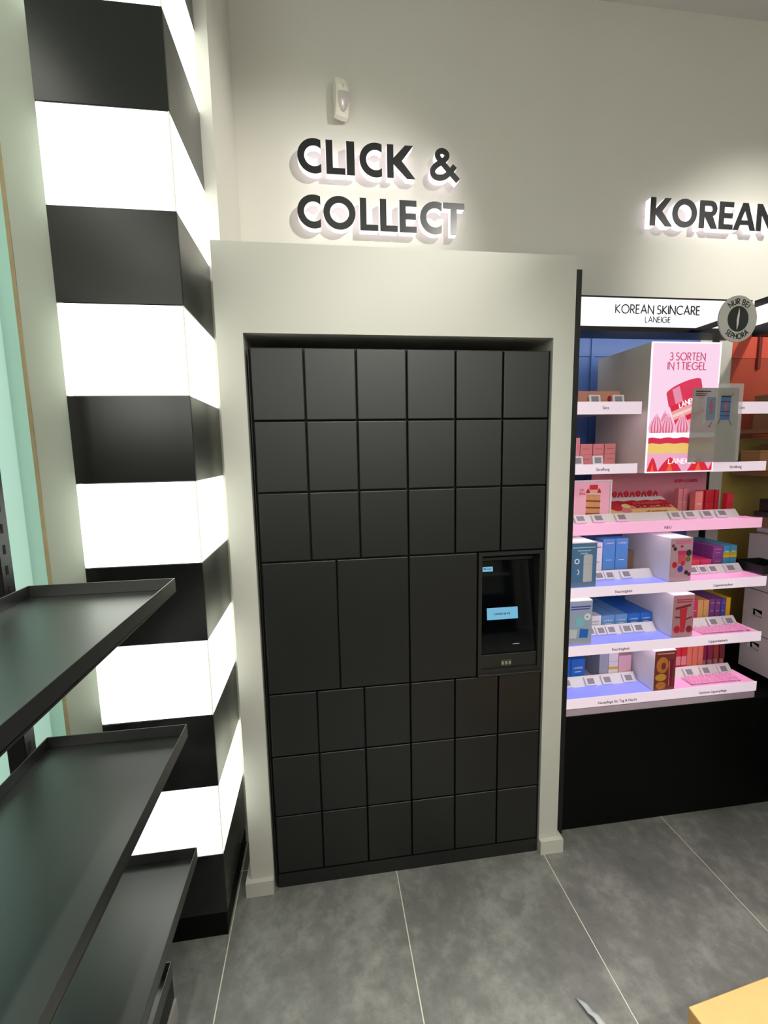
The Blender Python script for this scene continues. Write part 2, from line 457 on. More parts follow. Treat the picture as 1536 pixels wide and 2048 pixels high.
# ================================================================== WALL SIGN LETTERS
m_face = mat('letter_face', (28, 29, 30), .28, noise=.03, nscale=10, spec=.6)
m_halo = mat('letter_acrylic', (250, 244, 252), .4, emit=.95, emit_col=(250, 240, 255))
m_pin = mat('steel_pin', (150, 150, 150), .35, metal=1, noise=.02)
def g_C(w, s):
    R = .53; cx = R
    ax = math.degrees(math.acos((w-cx)/R)); ri = R-s; rz = .5+.015; riz = rz-s*.95
    bx = math.degrees(math.acos(max(-1, min(1, (w-cx)/ri))))
    return [[*ell(cx, .5, R, rz, ax, 360-ax, 34), *ell(cx, .5, ri, riz, 360-bx, bx, 30)]]
def g_O(w, s):
    return [ell(w/2, .5, w/2, .515, 0, 360, 44), ell(w/2, .5, w/2-s, .515-s*.95, 360, 0, 40)]
def g_L(w, s): return [[(0, 0), (w, 0), (w, s*.85), (s, s*.85), (s, 1), (0, 1)]]
def g_I(w, s): return [[(0, 0), (w, 0), (w, 1), (0, 1)]]
def g_E(w, s):
    t = s*.85
    return [[(0, 0), (w, 0), (w, t), (s, t), (s, .5-t/2), (w*.96, .5-t/2), (w*.96, .5+t/2), (s, .5+t/2), (s, 1-t), (w, 1-t), (w, 1), (0, 1)]]
def g_T(w, s):
    t = s*.85; c = w/2
    return [[(c-s/2, 0), (c+s/2, 0), (c+s/2, 1-t), (w, 1-t), (w, 1), (0, 1), (0, 1-t), (c-s/2, 1-t)]]
def g_K(w, s):
    return [[(0, 0), (s, 0), (s, .42), (w-s*1.28, 0), (w, 0), (w*.52, .52), (w*.93, 1), (w*.93-s*1.25, 1), (s, .60), (s, 1), (0, 1)]]
def g_A(w, s):
    c = w/2; t = s*.78
    return [[(0, 0), (s*1.05, 0), (s*1.05+w*.085, .2), (w-s*1.05-w*.085, .2), (w-s*1.05, 0), (w, 0), (c+s*.52, 1), (c-s*.52, 1)],
            [(w*.5-.17*w*.9, .2+t), (c, .74), (w*.5+.17*w*.9, .2+t)]]
def g_N(w, s): return [[(0, 0), (s, 0), (s, .62), (w-s, 0), (w, 0), (w, 1), (w-s, 1), (w-s, .38), (s, 1), (0, 1)]]
def g_R(w, s):
    R = .29; t = s*.85; cx = w-R-.04
    out = [(0, 0), (s, 0), (s, .42), (s+.02, .42), (w-s*1.2, 0), (w, 0), (w*.74, .43)]+arc(cx, .71, R, .29, -68, 90, 14)+[(0, 1)]
    hole = [(s, .57), (s, 1-t)]+arc(cx, .71, R-s*.9, .29-t, 90, -90, 10)
    hole[0] = (s, .71-(.29-t)); 
    return [out, hole]
GLB = dict(C=g_C, O=g_O, L=g_L, I=g_I, E=g_E, T=g_T, K=g_K, A=g_A, N=g_N, R=g_R)
def catmull(P, n=7):
    out = []
    for i in range(len(P)-1):
        p0, p1, p2, p3 = P[max(i-1, 0)], P[i], P[i+1], P[min(i+2, len(P)-1)]
        for k in range(n):
            t = k/n
            out.append(tuple(.5*(2*p1[j]+(p2[j]-p0[j])*t+(2*p0[j]-5*p1[j]+4*p2[j]-p3[j])*t*t+(3*p1[j]-p0[j]-3*p2[j]+p3[j])*t**3) for j in (0, 1)))
    out.append(P[-1]); return out
AMP = [(.90, .03), (.62, .33), (.33, .66), (.265, .80), (.33, .895), (.45, .91), (.545, .83), (.53, .71), (.40, .59), (.22, .46), (.115, .31), (.15, .16), (.28, .095), (.45, .12), (.62, .25), (.80, .48)]
def sign_letter(ch, x0, x1, z0, h, label, group, s=.215):
    w = (x1-x0)/h
    t = thing('sign_letter', ((x0+x1)/2, WY, z0), label, 'sign letter', group)
    def geo(ya, yb):
        if ch == '&':
            path = catmull([((a-.02)*w/.94, b*1.0) for a, b in AMP])
            v, f = ribbon_geo([(a_*h, b_*h) for a_, b_ in path], .175*h, ya, yb); v = [(x/h, y, z/h) for x, y, z in v]
        else: v, f = loops_geo(GLB[ch](w, s), ya, yb)
        return [(x*h-(x1-x0)/2, y, z*h) for x, y, z in v], f
    v, f = geo(-.0545, -.0505); link('letter_face', mesh('face', v, f), m_face, t, ((x0+x1)/2, WY, z0))
    v, f = geo(-.0503, -.014); link('letter_body', mesh('body', v, f), m_halo, t, ((x0+x1)/2, WY, z0))
    xs = (x0+s*h*.5,) if ch in 'CLIKER' else ((x0+x1)/2,)
    px = (x0+s*h*.45) if ch in 'CLIKERNO' else (x0+x1)/2
    pz = {'&': .62, 'T': .5, 'A': .28, 'O': .5, 'C': .5}.get(ch, .5)
    if ch == '&': px = x0+(x1-x0)*.45
    cyl(px, z0+pz*h, t)
def cyl(px, pz, t):
    n = 10
    vs = [(.004*math.cos(2*pi*i/n), y, .004*math.sin(2*pi*i/n)) for y in (-.0145, -.0002) for i in range(n)]
    fs = [(i, (i+1) % n, n+(i+1) % n, n+i) for i in range(n)]+[tuple(range(n)), tuple(range(n, 2*n))]
    link('mounting_pin', mesh('pin', vs, fs), m_pin, t, (px, WY, pz))
for ch, a, b, lab in (('C', 0.2576, 0.3617, 'first letter C of the upper sign line CLICK'), ('L', 0.384, 0.4693, 'letter L of the upper sign line CLICK'), ('I', 0.4761, 0.5124, 'letter I of the upper sign line CLICK'),
                      ('C', 0.5351, 0.6371, 'second letter C of the upper sign line CLICK'), ('K', 0.6613, 0.7918, 'letter K of the sign line CLICK above the lockers'), ('&', 0.8603, 1.0061, 'ampersand at the end of the upper sign line')):
    sign_letter(ch, a, b, 2.8745, .139, 'black halo-lit '+lab, 'CLICK & COLLECT sign letters')
for ch, a, b, lab in (('C', 0.2478, 0.3521, 'first letter C of the lower sign line COLLECT'), ('O', 0.3645, 0.5107, 'letter O of the lower sign line COLLECT'), ('L', 0.5314, 0.615, 'first letter L of the lower sign line COLLECT'),
                      ('L', 0.6243, 0.7065, 'second letter L of the lower sign line COLLECT'), ('E', 0.716, 0.7967, 'letter E of the lower sign line COLLECT'), ('C', 0.8134, 0.918, 'second letter C of the lower sign line COLLECT'), ('T', 0.9241, 1.0277, 'letter T at the end of COLLECT')):
    sign_letter(ch, a, b, 2.6435, .138, 'black halo-lit '+lab, 'CLICK & COLLECT sign letters')
for ch, a, b in (('K', 1.9936, 2.1152), ('O', 2.1152, 2.2525), ('R', 2.268, 2.3719), ('E', 2.3805, 2.461), ('A', 2.4639, 2.5949), ('N', 2.5993, 2.71)):
    sign_letter(ch, a, b, 2.731, .131, f'black halo-lit letter {ch} of the word KOREAN high on the wall', 'KOREAN sign letters')

# ------------------------------------------------------------------ motion sensor
m_sens = mat('sensor_plastic', (224, 220, 205), .4, noise=.02)
ms = thing('motion_sensor', (.455, WY, 3.12), 'small white motion sensor on the wall above the CLICK sign', 'sensor')
prof = [(0, .0), (-.022, .004), (-.036, .028), (-.0445, .075), (-.042, .118), (-.028, .152), (0, .168)]
n = 8; vs = []; fs = []
for k in range(n+1):
    a = k/n; x = -.031+.062*a
    e = 1-abs(2*a-1)**4*.22
    for (y, z) in prof: vs.append((x, y*e, .084+(z-.084)*(1-.05*abs(2*a-1)**4)))
P_ = len(prof)
for k in range(n):
    for i in range(P_-1): fs.append((k*P_+i, (k+1)*P_+i, (k+1)*P_+i+1, k*P_+i+1))
    fs.append((k*P_, k*P_+P_-1, (k+1)*P_+P_-1, (k+1)*P_))
fs += [tuple(range(P_)), tuple(n*P_+i for i in reversed(range(P_)))]
box('mount', .432, .478, WY-.034, WY-.0005, 3.14, 3.265, m_sens, ms, bevel=.002)
sb = link('body', mesh('sensor_body', vs, fs), m_sens, ms, (.455, WY-.024, 3.115)); sb.rotation_euler = (0, 0, math.radians(20))
lv = []; lf = []
pr2 = [(-.0345, .019), (-.0375, .026), (-.0415, .040), (-.0462, .060), (-.0475, .078), (-.0472, .088)]
hw = (.007, .0145, .0205, .0245, .0250, .0245); Q = len(pr2)
for k in range(9):
    a = -1+2*k/8
    for q, (y, z) in enumerate(pr2):
        lv.append((a*hw[q], y-.0010+abs(a)**2*.003, z+(.007*(a+1)/2 if q == Q-1 else 0)))
for k in range(8):
    for q in range(Q-1): lf.append((k*Q+q, (k+1)*Q+q, (k+1)*Q+q+1, k*Q+q+1))
ln = link('lens', mesh('sensor_lens', lv, lf, True), mat('sensor_lens', (182, 172, 172), .25, noise=.02), ms, (.455, WY-.024, 3.115)); ln.rotation_euler = (0, 0, math.radians(20))
box('indicator', .467, .470, WY-.0655, WY-.058, 3.223, 3.235, mat('sensor_led', (170, 140, 125), .3), ms)

# ================================================================== CEILING TRACK SPOTS (out of view; locker-floor and door-edge ones added)
m_lampglow = mat('lamp_lens', (255, 246, 228), .4, emit=6)
for i, (p, aim, wt, an, bl) in enumerate(SPOTS):
    t = thing('track_spotlight', p, f'black ceiling spotlight aimed at the {("CLICK sign", "KOREAN sign", "floor before the left locker doors", "floor before the locker terminal", "floor before the skincare shelves", "upper locker doors", "left door edges straight down", "right door edges straight down")[i]}', 'spotlight', 'ceiling track spotlights')
    d = (Vector(aim)-Vector(p)).normalized(); q = d.to_track_quat('-Z', 'Y')
    nn = 20
    prof = [(.0, .13), (.045, .13), (.05, .12), (.05, -.02), (.044, -.03), (.040, -.026), (.040, .0), (0, .0)]
    vs = [tuple(q @ Vector((r*math.cos(2*pi*k/nn), r*math.sin(2*pi*k/nn), z))) for r, z in prof for k in range(nn)]
    fs = [(a*nn+k, a*nn+(k+1) % nn, (a+1)*nn+(k+1) % nn, (a+1)*nn+k) for a in range(len(prof)-1) for k in range(nn)]
    link('housing', mesh('housing', vs, fs), m_dark, t, p)
    vs = [tuple(q @ Vector((.039*math.cos(2*pi*k/nn), .039*math.sin(2*pi*k/nn), -.004))) for k in range(nn)]
    link('lens', mesh('lens', vs, [tuple(range(nn))]), m_lampglow, t, p)
    box('stem', p[0]-.008, p[0]+.008, p[1]-.008, p[1]+.008, p[2]+.06, CEIL+.0895, m_dark, t)
    l = lamp('lamp_light', Vector(p)+d*.04, aim, wt, an, bl); l.parent = t; l.location = d*.04
# unseen ceiling panels added behind the camera as even fill light
for (x, y) in [(a_, b_) for b_ in (-1.9, -3.1, -4.3) for a_ in (-1.4, .5, 2.4)]:
    t = thing('ceiling_light', (x, y, CEIL+.06), f'flush square ceiling light panel, {"left" if x < 0 else "right" if x > 2 else "centre"} column, {"nearest" if y > -2 else "middle" if y > -4 else "farthest"} row', 'ceiling light', 'ceiling light panels')
    tv, tf = loops_geo([rectpts(-.31, .31, -.31, .31), rectpts(-.29, .29, -.29, .29)], 0, .03)
    link('frame', mesh('light_frame', [(a, c, b) for a, b, c in tv], tf), m_white, t, (x, y, CEIL+.06))
    box('diffuser', x-.288, x+.288, y-.288, y+.288, CEIL+.07, CEIL+.088, mat('panel_diffuser', (254, 255, 242), .5, emit=3.1), t)

m_rear_fill = mat('backlit_wall_panel', (240, 236, 232), .5, emit=3.2, emit_col=(252, 254, 244))  # glowing bays added behind the camera to lift the locker reflections
for i, xc in enumerate((-1.55, .35, 2.25)):
    t = thing('wall_display', (xc, -5.05, 0), f'lit white display bay on the opposite shop wall, {("left", "middle", "right")[i]} one', 'shelving unit', 'lit bays on the opposite wall')
    box('base_cabinet', xc-.85, xc+.85, -5.19, -4.85, 0, .55, m_base, t)
    for k in range(4): box('shelf', xc-.85, xc+.85, -5.19, -4.9, .85+k*.34, .875+k*.34, m_deck_rear, t)
    box('side_panel', xc-.88, xc-.852, -5.19, -4.87, 0, 3.25, m_dark, t); box('side_panel', xc+.852, xc+.88, -5.19, -4.87, 0, 3.25, m_dark, t)
    box('light_panel', xc-.85, xc+.85, -5.19, -5.10, 2.1, 3.25, m_rear_fill, t)

# ================================================================== FOREGROUND TRAY RACK
RX0, RX1, RY1, RY0 = -.407, -.0647, -.36, -1.50
rk = thing('tray_rack', (-.3, -.9, 0), 'empty black metal rack of lipped tray shelves in the left foreground', 'shelf rack')
def tray(name, x0, x1, y0, y1, ztop, lip, parent):
    t = .0026
    bm = bmesh.new()
    def bx(a, b, c, d, e, f):
        r = bmesh.ops.create_cube(bm, size=1)
        for q in r['verts']: q.co = Vector((a+(q.co.x+.5)*(b-a), c+(q.co.y+.5)*(d-c), e+(q.co.z+.5)*(f-e)))
    bx(x0, x1, y0, y1, 0, t)
    bx(x0, x0+t, y0, y1, t, lip); bx(x1-t, x1, y0, y1, -.004, lip)
    bx(x0+t, x1-t, y1-t, y1, t, lip); bx(x0+t, x1-t, y0, y0+t, t, lip)
    bx(x1-.012, x1-t, y0, y1, -.006, -.0045)
    bmesh.ops.bevel(bm, geom=list(bm.edges), offset=.0006, segments=1, affect='EDGES')
    cx, cy = (x0+x1)/2, (y0+y1)/2
    for v in bm.verts: v.co -= Vector((cx, cy, 0))
    me = bpy.data.meshes.new(name); bm.to_mesh(me); bm.free()
    return link(name, me, m_tray, parent, (cx, cy, ztop-lip))
m_hole = mat('slot_shadow', (3, 3, 3), .8)
for zt in (1.3145, .915, .549):
    tr = tray('tray_shelf', RX0, RX1, RY0, RY1, zt, .032, rk)
    for yy in (RY1-.06, RY0+.06):   # bracket arm below each tray
        v, f = loops_geo([[(RX0-.022, zt-.10), (RX0-.022, zt-.034), (RX1-.05, zt-.034), (RX1-.05, zt-.044), (RX0+.02, zt-.085)]], yy, yy+.004)
        link('bracket', mesh('bracket', [(x-RX0, y-yy, z-zt) for x, y, z in v], f), m_dark, tr, (RX0, yy, zt))
    sp = box('corner_screw', RX0+.008, RX0+.013, RY1-.014, RY1-.009, zt-.031, zt-.0285, m_pin, tr, bevel=.0006)
for yy in (RY1-.042, RY0+.02):
    p = box('post', -.474, -.432, yy, yy+.04, 0, 2.1, m_dark, rk, bevel=.0015)
    for k in range(40):
        z = .1+k*.05
        if abs(z-1.28) < .0 : continue
        box('slot', -.4322, -.4314, yy+.014, yy+.022, z, z+.022, m_hole, p)
box('back_rail', -.470, -.436, RY0+.062, RY1-.044, 2.0, 2.04, m_dark, rk)
box('back_rail', -.470, -.436, RY0+.062, RY1-.044, .25, .29, m_dark, rk)
tray('base_tray', -.42, -.158, RY0, RY1, .2, .045, rk)
box('kick_panel', -.42, -.152, RY0, RY1-.004, 0, .082, m_offwhite, rk, bevel=.001)
box('base_riser', -.42, -.159, RY0, RY1-.002, .0825, .154, m_dark, rk)

# ================================================================== SKINCARE SHELVING UNIT
UX0, UX1, UY = 1.2715, 2.157, .068
BY = .50
m_blueback = mat('blue_back', (92, 122, 186), .35, noise=.03)
m_header = mat('header_light', (150, 150, 148), .5, emit=1.0, emit_col=(255, 252, 255))
m_lip = mat('shelf_lip', (180, 172, 178), .4, emit=.62, emit_col=(250, 226, 240))
m_lippink = mat('shelf_lip_pink', (200, 140, 172), .4, emit=.66, emit_col=(250, 188, 218))
m_inlayb = mat('lit_inlay_blue', (120, 128, 235), .2, emit=.5, emit_col=(165, 168, 255))
m_inlayp = mat('lit_inlay_pink', (240, 160, 205), .2, emit=.55, emit_col=(255, 165, 215))
m_strip = mat('led_strip', (255, 226, 244), .4, emit=8, emit_col=(255, 222, 246))
m_deck = mat('shelf_deck', (226, 222, 228), .35, noise=.01)
un = thing('shelving_unit', (1.71, .3, 0), 'black skincare display bay with lit shelves under the KOREAN SKINCARE header', 'shelving unit')
box('side_panel', 1.2415, UX0-.0005, .065, .70, 0, 2.262, m_dark, un, bevel=.001)
box('base_cabinet', UX0, UX1, .070, .70, .05, .527, m_base, un, bevel=.001)
box('kick_plate', UX0, UX1, .082, .70, 0, .0495, m_base, un)
box('base_top', UX0, UX1, .074, .48, .5275, .555, mat('base_trim', (198, 178, 192), .4, noise=.02), un)
box('back_panel', UX0, 2.156, BY, BY+.012, .56, 2.05, m_blueback, un)
box('back_panel', UX0, 2.156, BY-.004, BY+.012, 2.052, 2.29, m_blueback, un)
box('upright', 1.585, 1.60, BY-.012, BY-.004, 1.0, 2.29, m_blueback, un)
# header: lit box between two black bars
HY = .24
box('header_bar', UX0, 2.157, HY, .36, 2.2295, 2.2355, m_dark, un)
box('header_bar', UX0, 2.157, HY, .36, 2.0985, 2.1175, m_dark, un)
hd = box('header_light_box', UX0, 2.157, HY+.001, .358, 2.118, 2.229, m_header, un)
hd['label'] = 'glowing white header panel with thin lettering'
text('lettering', 'KOREAN SKINCARE', 1.527, 1.909, 2.170, .033, HY+.0005, m_ink, hd, .125)
text('lettering', 'LANEIGE', 1.662, 1.776, 2.1365, .0215, HY+.0005, m_ink, hd, .125)
box('light_strip', UX0+.01, 2.15, .3605, .372, 2.107, 2.1175, mat('led_strip_soft', (250, 246, 240), .4, emit=9), un)  # added strip, hidden behind the bar, to brighten the blue back panel

def shelf(z, x0, x1, y0, y1, mlip, lips_h=.042, inlays=(), caps=(), rails=(), led=True, label=None):
    sh = box('shelf', x0, x1, y0+.0045, y1, z-.030, z-.006, m_deck, un)
    if label: sh['label'] = label
    box('front_lip', x0, x1, y0, y0+.004, z-lips_h, z, mlip, sh, bevel=.0008)
    for (s, a, b, dz, hs) in caps: btext('lettering', s, a, b, z-lips_h+dz, y0-.0002, m_ink, sh, hs)
    for (a, b, m) in inlays: box('lit_inlay', a, b, y0+.006, .186, z-.0058, z-.003, m, sh)
    for (a, b) in rails:
        v, f = loops_geo([[(.158, z-.003), (.190, z-.003), (.190, z+.030), (.186, z+.030)]], a, b)
        link('price_rail', mesh('price_rail', [(y-(a+b)/2, x-.17, zz-z) for x, y, zz in v], f), m_white, sh, ((a+b)/2, .17, z))
    if led: box('light_strip', x0+.01, x1-.01, y0+.02, y0+.032, z-.0345, z-.0305, m_strip, sh)
    return sh
shelf(1.797, UX0, 1.537, UY, .46, m_lip, .047, caps=(('Sets', 1.375, 1.400, .019, 1.0),))
shelf(1.562, UX0, 1.532, UY, .46, m_lip, .038, caps=(('Straffung', 1.359, 1.414, .0125, 1.0),))
shelf(1.795, 1.862, 2.15, UY, .46, m_lip, .047, caps=(('Sets', 1.957, 1.982, .019, 1.0),))
shelf(1.559, 1.862, 2.104, UY, .46, m_lip, .038, caps=(('Straffung', 1.937, 1.991, .0125, 1.0),))
NY = .110
shelf(1.3195, UX0, UX1, NY, .48, m_lippink, .042, inlays=((UX0+.002, UX1-.002, m_inlayp),), caps=(('NEU', 1.700, 1.731, .012, 1.0),), rails=((UX0+.002, 2.10),))
shelf(1.075, UX0, UX1, UY, .48, m_lip, .041, inlays=((UX0+.002, 1.713, m_inlayb), (1.8145, UX1-.002, m_inlayp)), caps=(('Feuchtigkeit', 1.464, 1.539, .011, 1.0), ('Lippenmasken', 1.907, 1.996, .011, .95)), rails=((1.39, 1.705), (1.816, 2.14)))
shelf(.832, UX0, UX1, UY, .48, m_lip, .042, inlays=((UX0+.002, 1.745, m_inlayb), (1.8445, UX1-.002, m_inlayp)), caps=(('Feuchtigkeit', 1.463, 1.541, .011, 1.0), ('Lippenbalsam', 1.905, 1.994, .011, .95)), rails=((1.385, 1.735), (1.845, 2.135)))
shelf(.605, UX0, UX1, UY, .48, m_lip, .043, inlays=((UX0+.002, 1.666, m_inlayb), (1.7655, UX1-.002, m_inlayp)), caps=(('Hautpflege für Tag & Nacht', 1.412, 1.587, .011, 1.0), ('Getönte Lippenpflege', 1.877, 2.010, .011, .95)), rails=((UX0+.002, 1.655), (1.767, 2.13)), led=False)

# ------------------------------------------------------------------ electronic price tags
m_tagw = mat('tag_white', (232, 230, 232), .35, noise=.01)
m_tagd = mat('tag_display', (150, 142, 152), .3, noise=.05, nscale=300)
ORD = ['first', 'second', 'third', 'fourth', 'fifth', 'sixth', 'seventh']
TB = {}
def price_tag(x0, x1, zb, y, label, upright=False):
    w = x1-x0
    t = thing('price_tag', ((x0+x1)/2, y, zb), label, 'price tag', 'electronic price tags')
    k = round(w, 3)
    a = math.radians(12 if upright else 42)
    if k not in TB: TB[k] = (box_mesh(w, .008, .036, .002, 2), box_mesh(w*.62, .001, .023, 0))
    o = link('case', TB[k][0], m_tagw, t, ((x0+x1)/2, y, zb)); o.rotation_euler = (-a, 0, 0)
    d = link('display', TB[k][1], m_tagd, t, ((x0+x1)/2, y, zb)); d.rotation_euler = (-a, 0, 0)
    d.location = Vector((0, -.0043*math.cos(a)+.0065*math.sin(a), .0065*math.cos(a)+.0043*math.sin(a)))
def tags(xs, zb, y, where, **kw):
    for i, (a, b) in enumerate(xs):
        price_tag(a, b, zb, y, f'{ORD[i]} white price tag, counted from the left, {where}', **kw)
TY = .1535
tags([(1.348, 1.396), (1.447, 1.496)], 1.7925, .115, 'on the shelf marked Sets', upright=True)
tags([(1.290, 1.333), (1.373, 1.418)], 1.5575, .115, 'on the shelf marked Straffung', upright=True)
tags([(1.334, 1.386), (1.414, 1.466), (1.519, 1.570), (1.766, 1.818), (1.834, 1.886), (1.916, 1.968), (1.988, 2.040)], 1.3215, TY, 'on the pink NEU shelf')
tags([(1.430, 1.478), (1.481, 1.526), (1.555, 1.603)], 1.0765, TY, 'left of the berry display')
tags([(1.872, 1.918), (1.921, 1.963), (1.967, 2.013), (2.052, 2.104)], 1.0765, TY, 'right of the berry display')
tags([(1.403, 1.448), (1.452, 1.497), (1.501, 1.546), (1.571, 1.621), (1.625, 1.676)], .8335, TY, 'left of the red tube display')
tags([(1.989, 2.038), (2.069, 2.118)], .8335, TY, 'right of the red tube display')
tags([(1.300, 1.350), (1.412, 1.462), (1.490, 1.539), (1.590, 1.641)], .6065, TY, 'left of the brown display')
tags([(1.889, 1.936), (1.973, 2.019), (2.061, 2.110)], .6065, TY, 'right of the brown display')

# ------------------------------------------------------------------ product cartons
PM = {}
def pm(name, c, rough=.38): return mat('carton_'+name, c, rough, noise=.03, nscale=12)
LAN = {}
def carton(label, group, x0, x1, y0, depth, z0, h, m, brand=None, bz=.82, ink=None, bands=(), tilt=0, lid=True):
    w = x1-x0
    t = thing('product_box', ((x0+x1)/2, y0+depth/2, z0), label, 'product box', group)
    if tilt: pass
    box('carton', x0+.0004, x1-.0004, y0, y0+depth, z0, z0+h, m, t, bevel=.0008)
    yy = y0-.0002
    for (a, b, mm) in bands: box('printed_band', x0+.0006, x1-.0006, y0-.0005, y0, z0+a*h, z0+b*h, mm, t)
    if brand:
        bw = w*.62; bh = min(bw*.16, h*.16)
        k = (round(bw, 3), round(bh, 4), (ink or m_inkw).name)
        if k not in LAN:
            wt, g = stroke_text(brand, bh, 1)
            q = bw/wt
            v, f = merge([ribbon_geo([(px*q-bw/2, pz) for px, pz in p], .15*bh, -.0004, 0) for p in g])
            LAN[k] = mesh('brand', v, f); LAN[k].materials.append(ink or m_inkw)
        link('lettering', LAN[k], None, t, ((x0+x1)/2, y0-.0006, z0+bz*h))
        box('printed_line', (x0+x1)/2-w*.22, (x0+x1)/2+w*.22, y0-.0006, y0-.0001, z0+.44*h, z0+.44*h+.0022, ink or m_inkw, t)
    elif lid:
        box('printed_line', (x0+x1)/2-w*.3, (x0+x1)/2+w*.3, y0-.0005, y0-.0001, z0+.5*h, z0+.5*h+.0025, ink or m_inkw, t)
    return t
c_pink = pm('pink', (226, 138, 142)); c_peach = pm('peach', (222, 150, 128)); c_pale = pm('pale_pink', (238, 190, 200))
c_blue = pm('blue', (92, 148, 214)); c_deep = pm('deep_blue', (42, 112, 200)); c_light = pm('light_blue', (108, 158, 208))
c_white = pm('white', (236, 230, 234)); c_brown = pm('kraft', (150, 118, 96)); c_purple = pm('purple', (128, 66, 138)); c_cyan = pm('cyan', (66, 156, 190))
c_yellow = pm('yellow', (232, 184, 30)); c_lime = pm('lime', (176, 178, 70)); c_mag = pm('magenta', (222, 56, 116)); c_tan = pm('tan', (226, 176, 110))
c_violet = pm('violet', (82, 76, 178)); c_red = pm('red', (214, 50, 66)); c_coral = pm('coral', (230, 128, 108)); c_wine = pm('wine', (134, 34, 74)); c_grey = pm('grey', (168, 172, 184))
c_rose = pm('rose', (236, 150, 158)); c_dkred = pm('dark_red', (150, 42, 44))

# shelf "Sets"
t = thing('gift_set_box', (1.446, .25, 1.7915), 'flat coral gift box on the shelf marked Sets', 'gift box')
box('carton', 1.352, 1.536, .2, .32, 1.7915, 1.853, c_peach, t, bevel=.001)
for xx in (1.402, 1.49):
    flat('printed_fruit', ell(xx, 1.822, .009, .013), .2, c_dkred, t)
    flat('printed_jar', rectpts(xx+.014, xx+.03, 1.815, 1.838), .2, c_rose, t)
# shelf "Straffung", left
carton('tall narrow pink carton beside the black side panel', 'pink cartons on the Straffung shelf', 1.338, 1.369, .2, .05, 1.5565, .11, c_rose, lid=False)
for i, (a, b) in enumerate(((1.3705, 1.425), (1.4275, 1.4765), (1.4785, 1.529))):
    for j in range(2):
        carton(f'pink carton in the {("lower", "upper")[j]} row on the left Straffung shelf, {ORD[i]} from the left', 'pink cartons on the Straffung shelf', a, b, .2, .05, 1.5565+j*.0425, .042, c_pink, ink=pm('dusty', (190, 96, 104)))
# shelf "Straffung", right and coral set on right Sets shelf
for i, (a, b) in enumerate(((1.93, 1.975), (1.98, 2.025))):
    carton(f'pink carton behind the grey card holder, {ORD[i]} from the left', 'pink cartons on the right Straffung shelf', a, b, .2, .05, 1.5535, .085, c_pink)

# shelf NEU
zN = 1.317
fr = thing('picture_frame', (1.44, .2, zN), 'white framed picture of a jar on a slice of cake on the NEU shelf', 'framed picture')
m_pic = mat('picture_pink', (236, 176, 192), .4, emit=.15)
tv, tf = loops_geo([rectpts(1.29, 1.518, zN, 1.492), rectpts(1.296, 1.511, zN+.006, 1.485)], .196, .214)
link('frame', mesh('pic_frame', [(x-1.404, y-.2, z-zN) for x, y, z in tv], tf), m_white, fr, (1.404, .2, zN))
box('picture', 1.297, 1.510, .2, .206, zN+.0065, 1.4845, m_pic, fr)
yq = .1998
m_cake = mat('print_sponge', (216, 160, 104), .5, noise=.1, nscale=60); m_cream = mat('print_cream', (244, 220, 220), .5); m_berry = mat('print_berry', (206, 32, 52), .5, noise=.06)
flat('printed_cake', rectpts(1.405, 1.468, zN+.008, 1.436), yq, m_cake, fr)
for zz in (1.345, 1.372, 1.40, 1.43): flat('printed_cream', [(1.404, zz+.003), (1.469, zz-.001), (1.469, zz+.005), (1.404, zz+.009)], yq-.0007, m_cream if zz > 1.42 else mat('print_jam', (150, 60, 50), .5), fr)
flat('printed_jar', rectpts(1.420, 1.454, 1.438, 1.455), yq-.0007, mat('print_jarglass', (240, 196, 160), .4), fr)
flat('printed_jar_lid', rectpts(1.419, 1.455, 1.452, 1.472), yq-.0014, c_red, fr)
for xx in (1.412, 1.462): flat('printed_berry', [(xx-.009, 1.438), (xx+.009, 1.438), (xx+.006, 1.448), (xx, 1.458), (xx-.006, 1.448)], yq-.0007, m_berry, fr)
for i, sx in enumerate(('UL', 'EN')): text('lettering', sx, 1.376, 1.396, 1.448-.016*i, .009, yq, m_berry, fr, .2)

ck = thing('shortcake_display', (1.69, .25, zN), 'red and white cardboard strawberry shortcake display on the NEU shelf', 'cardboard display')
X0, X1 = 1.515, 1.856
v = [(X0, .205, zN), (X1, .205, zN), (X1, .205, zN+.022), (X0, .205, zN+.022), (X0, .30, zN+.085), (X1-.02, .30, zN+.085), (X0, .33, zN), (X1-.02, .33, zN), (X0, .33, zN+.085), (X1-.02, .33, zN+.085)]
f = [(0, 1, 2, 3), (3, 2, 5, 4), (4, 5, 9, 8), (8, 9, 7, 6), (0, 6, 7, 1), (0, 3, 4, 8, 6), (1, 7, 9, 5, 2)]
link('body', mesh('display_body', [(x-1.69, y-.25, z-zN) for x, y, z in v], f), mat('display_card', (240, 150, 130), .45, noise=.03), ck, (1.69, .25, zN))
def on_slope(name, pts, m, lift):
    # pts in (x, t) with t 0..1 up the sloping face
    sl = Vector((0, .095, .063)); nrm = Vector((0, -.063, .095)).normalized()
    vs = []
    for L in (lift, lift-.0005):
        for (x, t) in pts:
            p = Vector((x, .205, zN+.022))+sl*t+nrm*L
            vs.append((p.x-1.69, p.y-.25, p.z-zN))
    k = len(pts)
    tri = tessellate_polygon([[Vector((x, t*.114, 0)) for x, t in pts]])
    fs = [tuple(q) for q in tri]+[tuple(k+i for i in reversed(q)) for q in tri]+[(i, (i+1) % k, k+(i+1) % k, k+i) for i in range(k)]
    link(name, mesh(name, vs, fs), m, ck, (1.69, .25, zN))
xe = lambda t: X1-.002-.02*t
on_slope('printed_sponge', [(X0, 0), (xe(0), 0), (xe(.32), .32), (X0, .32)], mat('print_yellow', (246, 206, 140), .5), .0008)
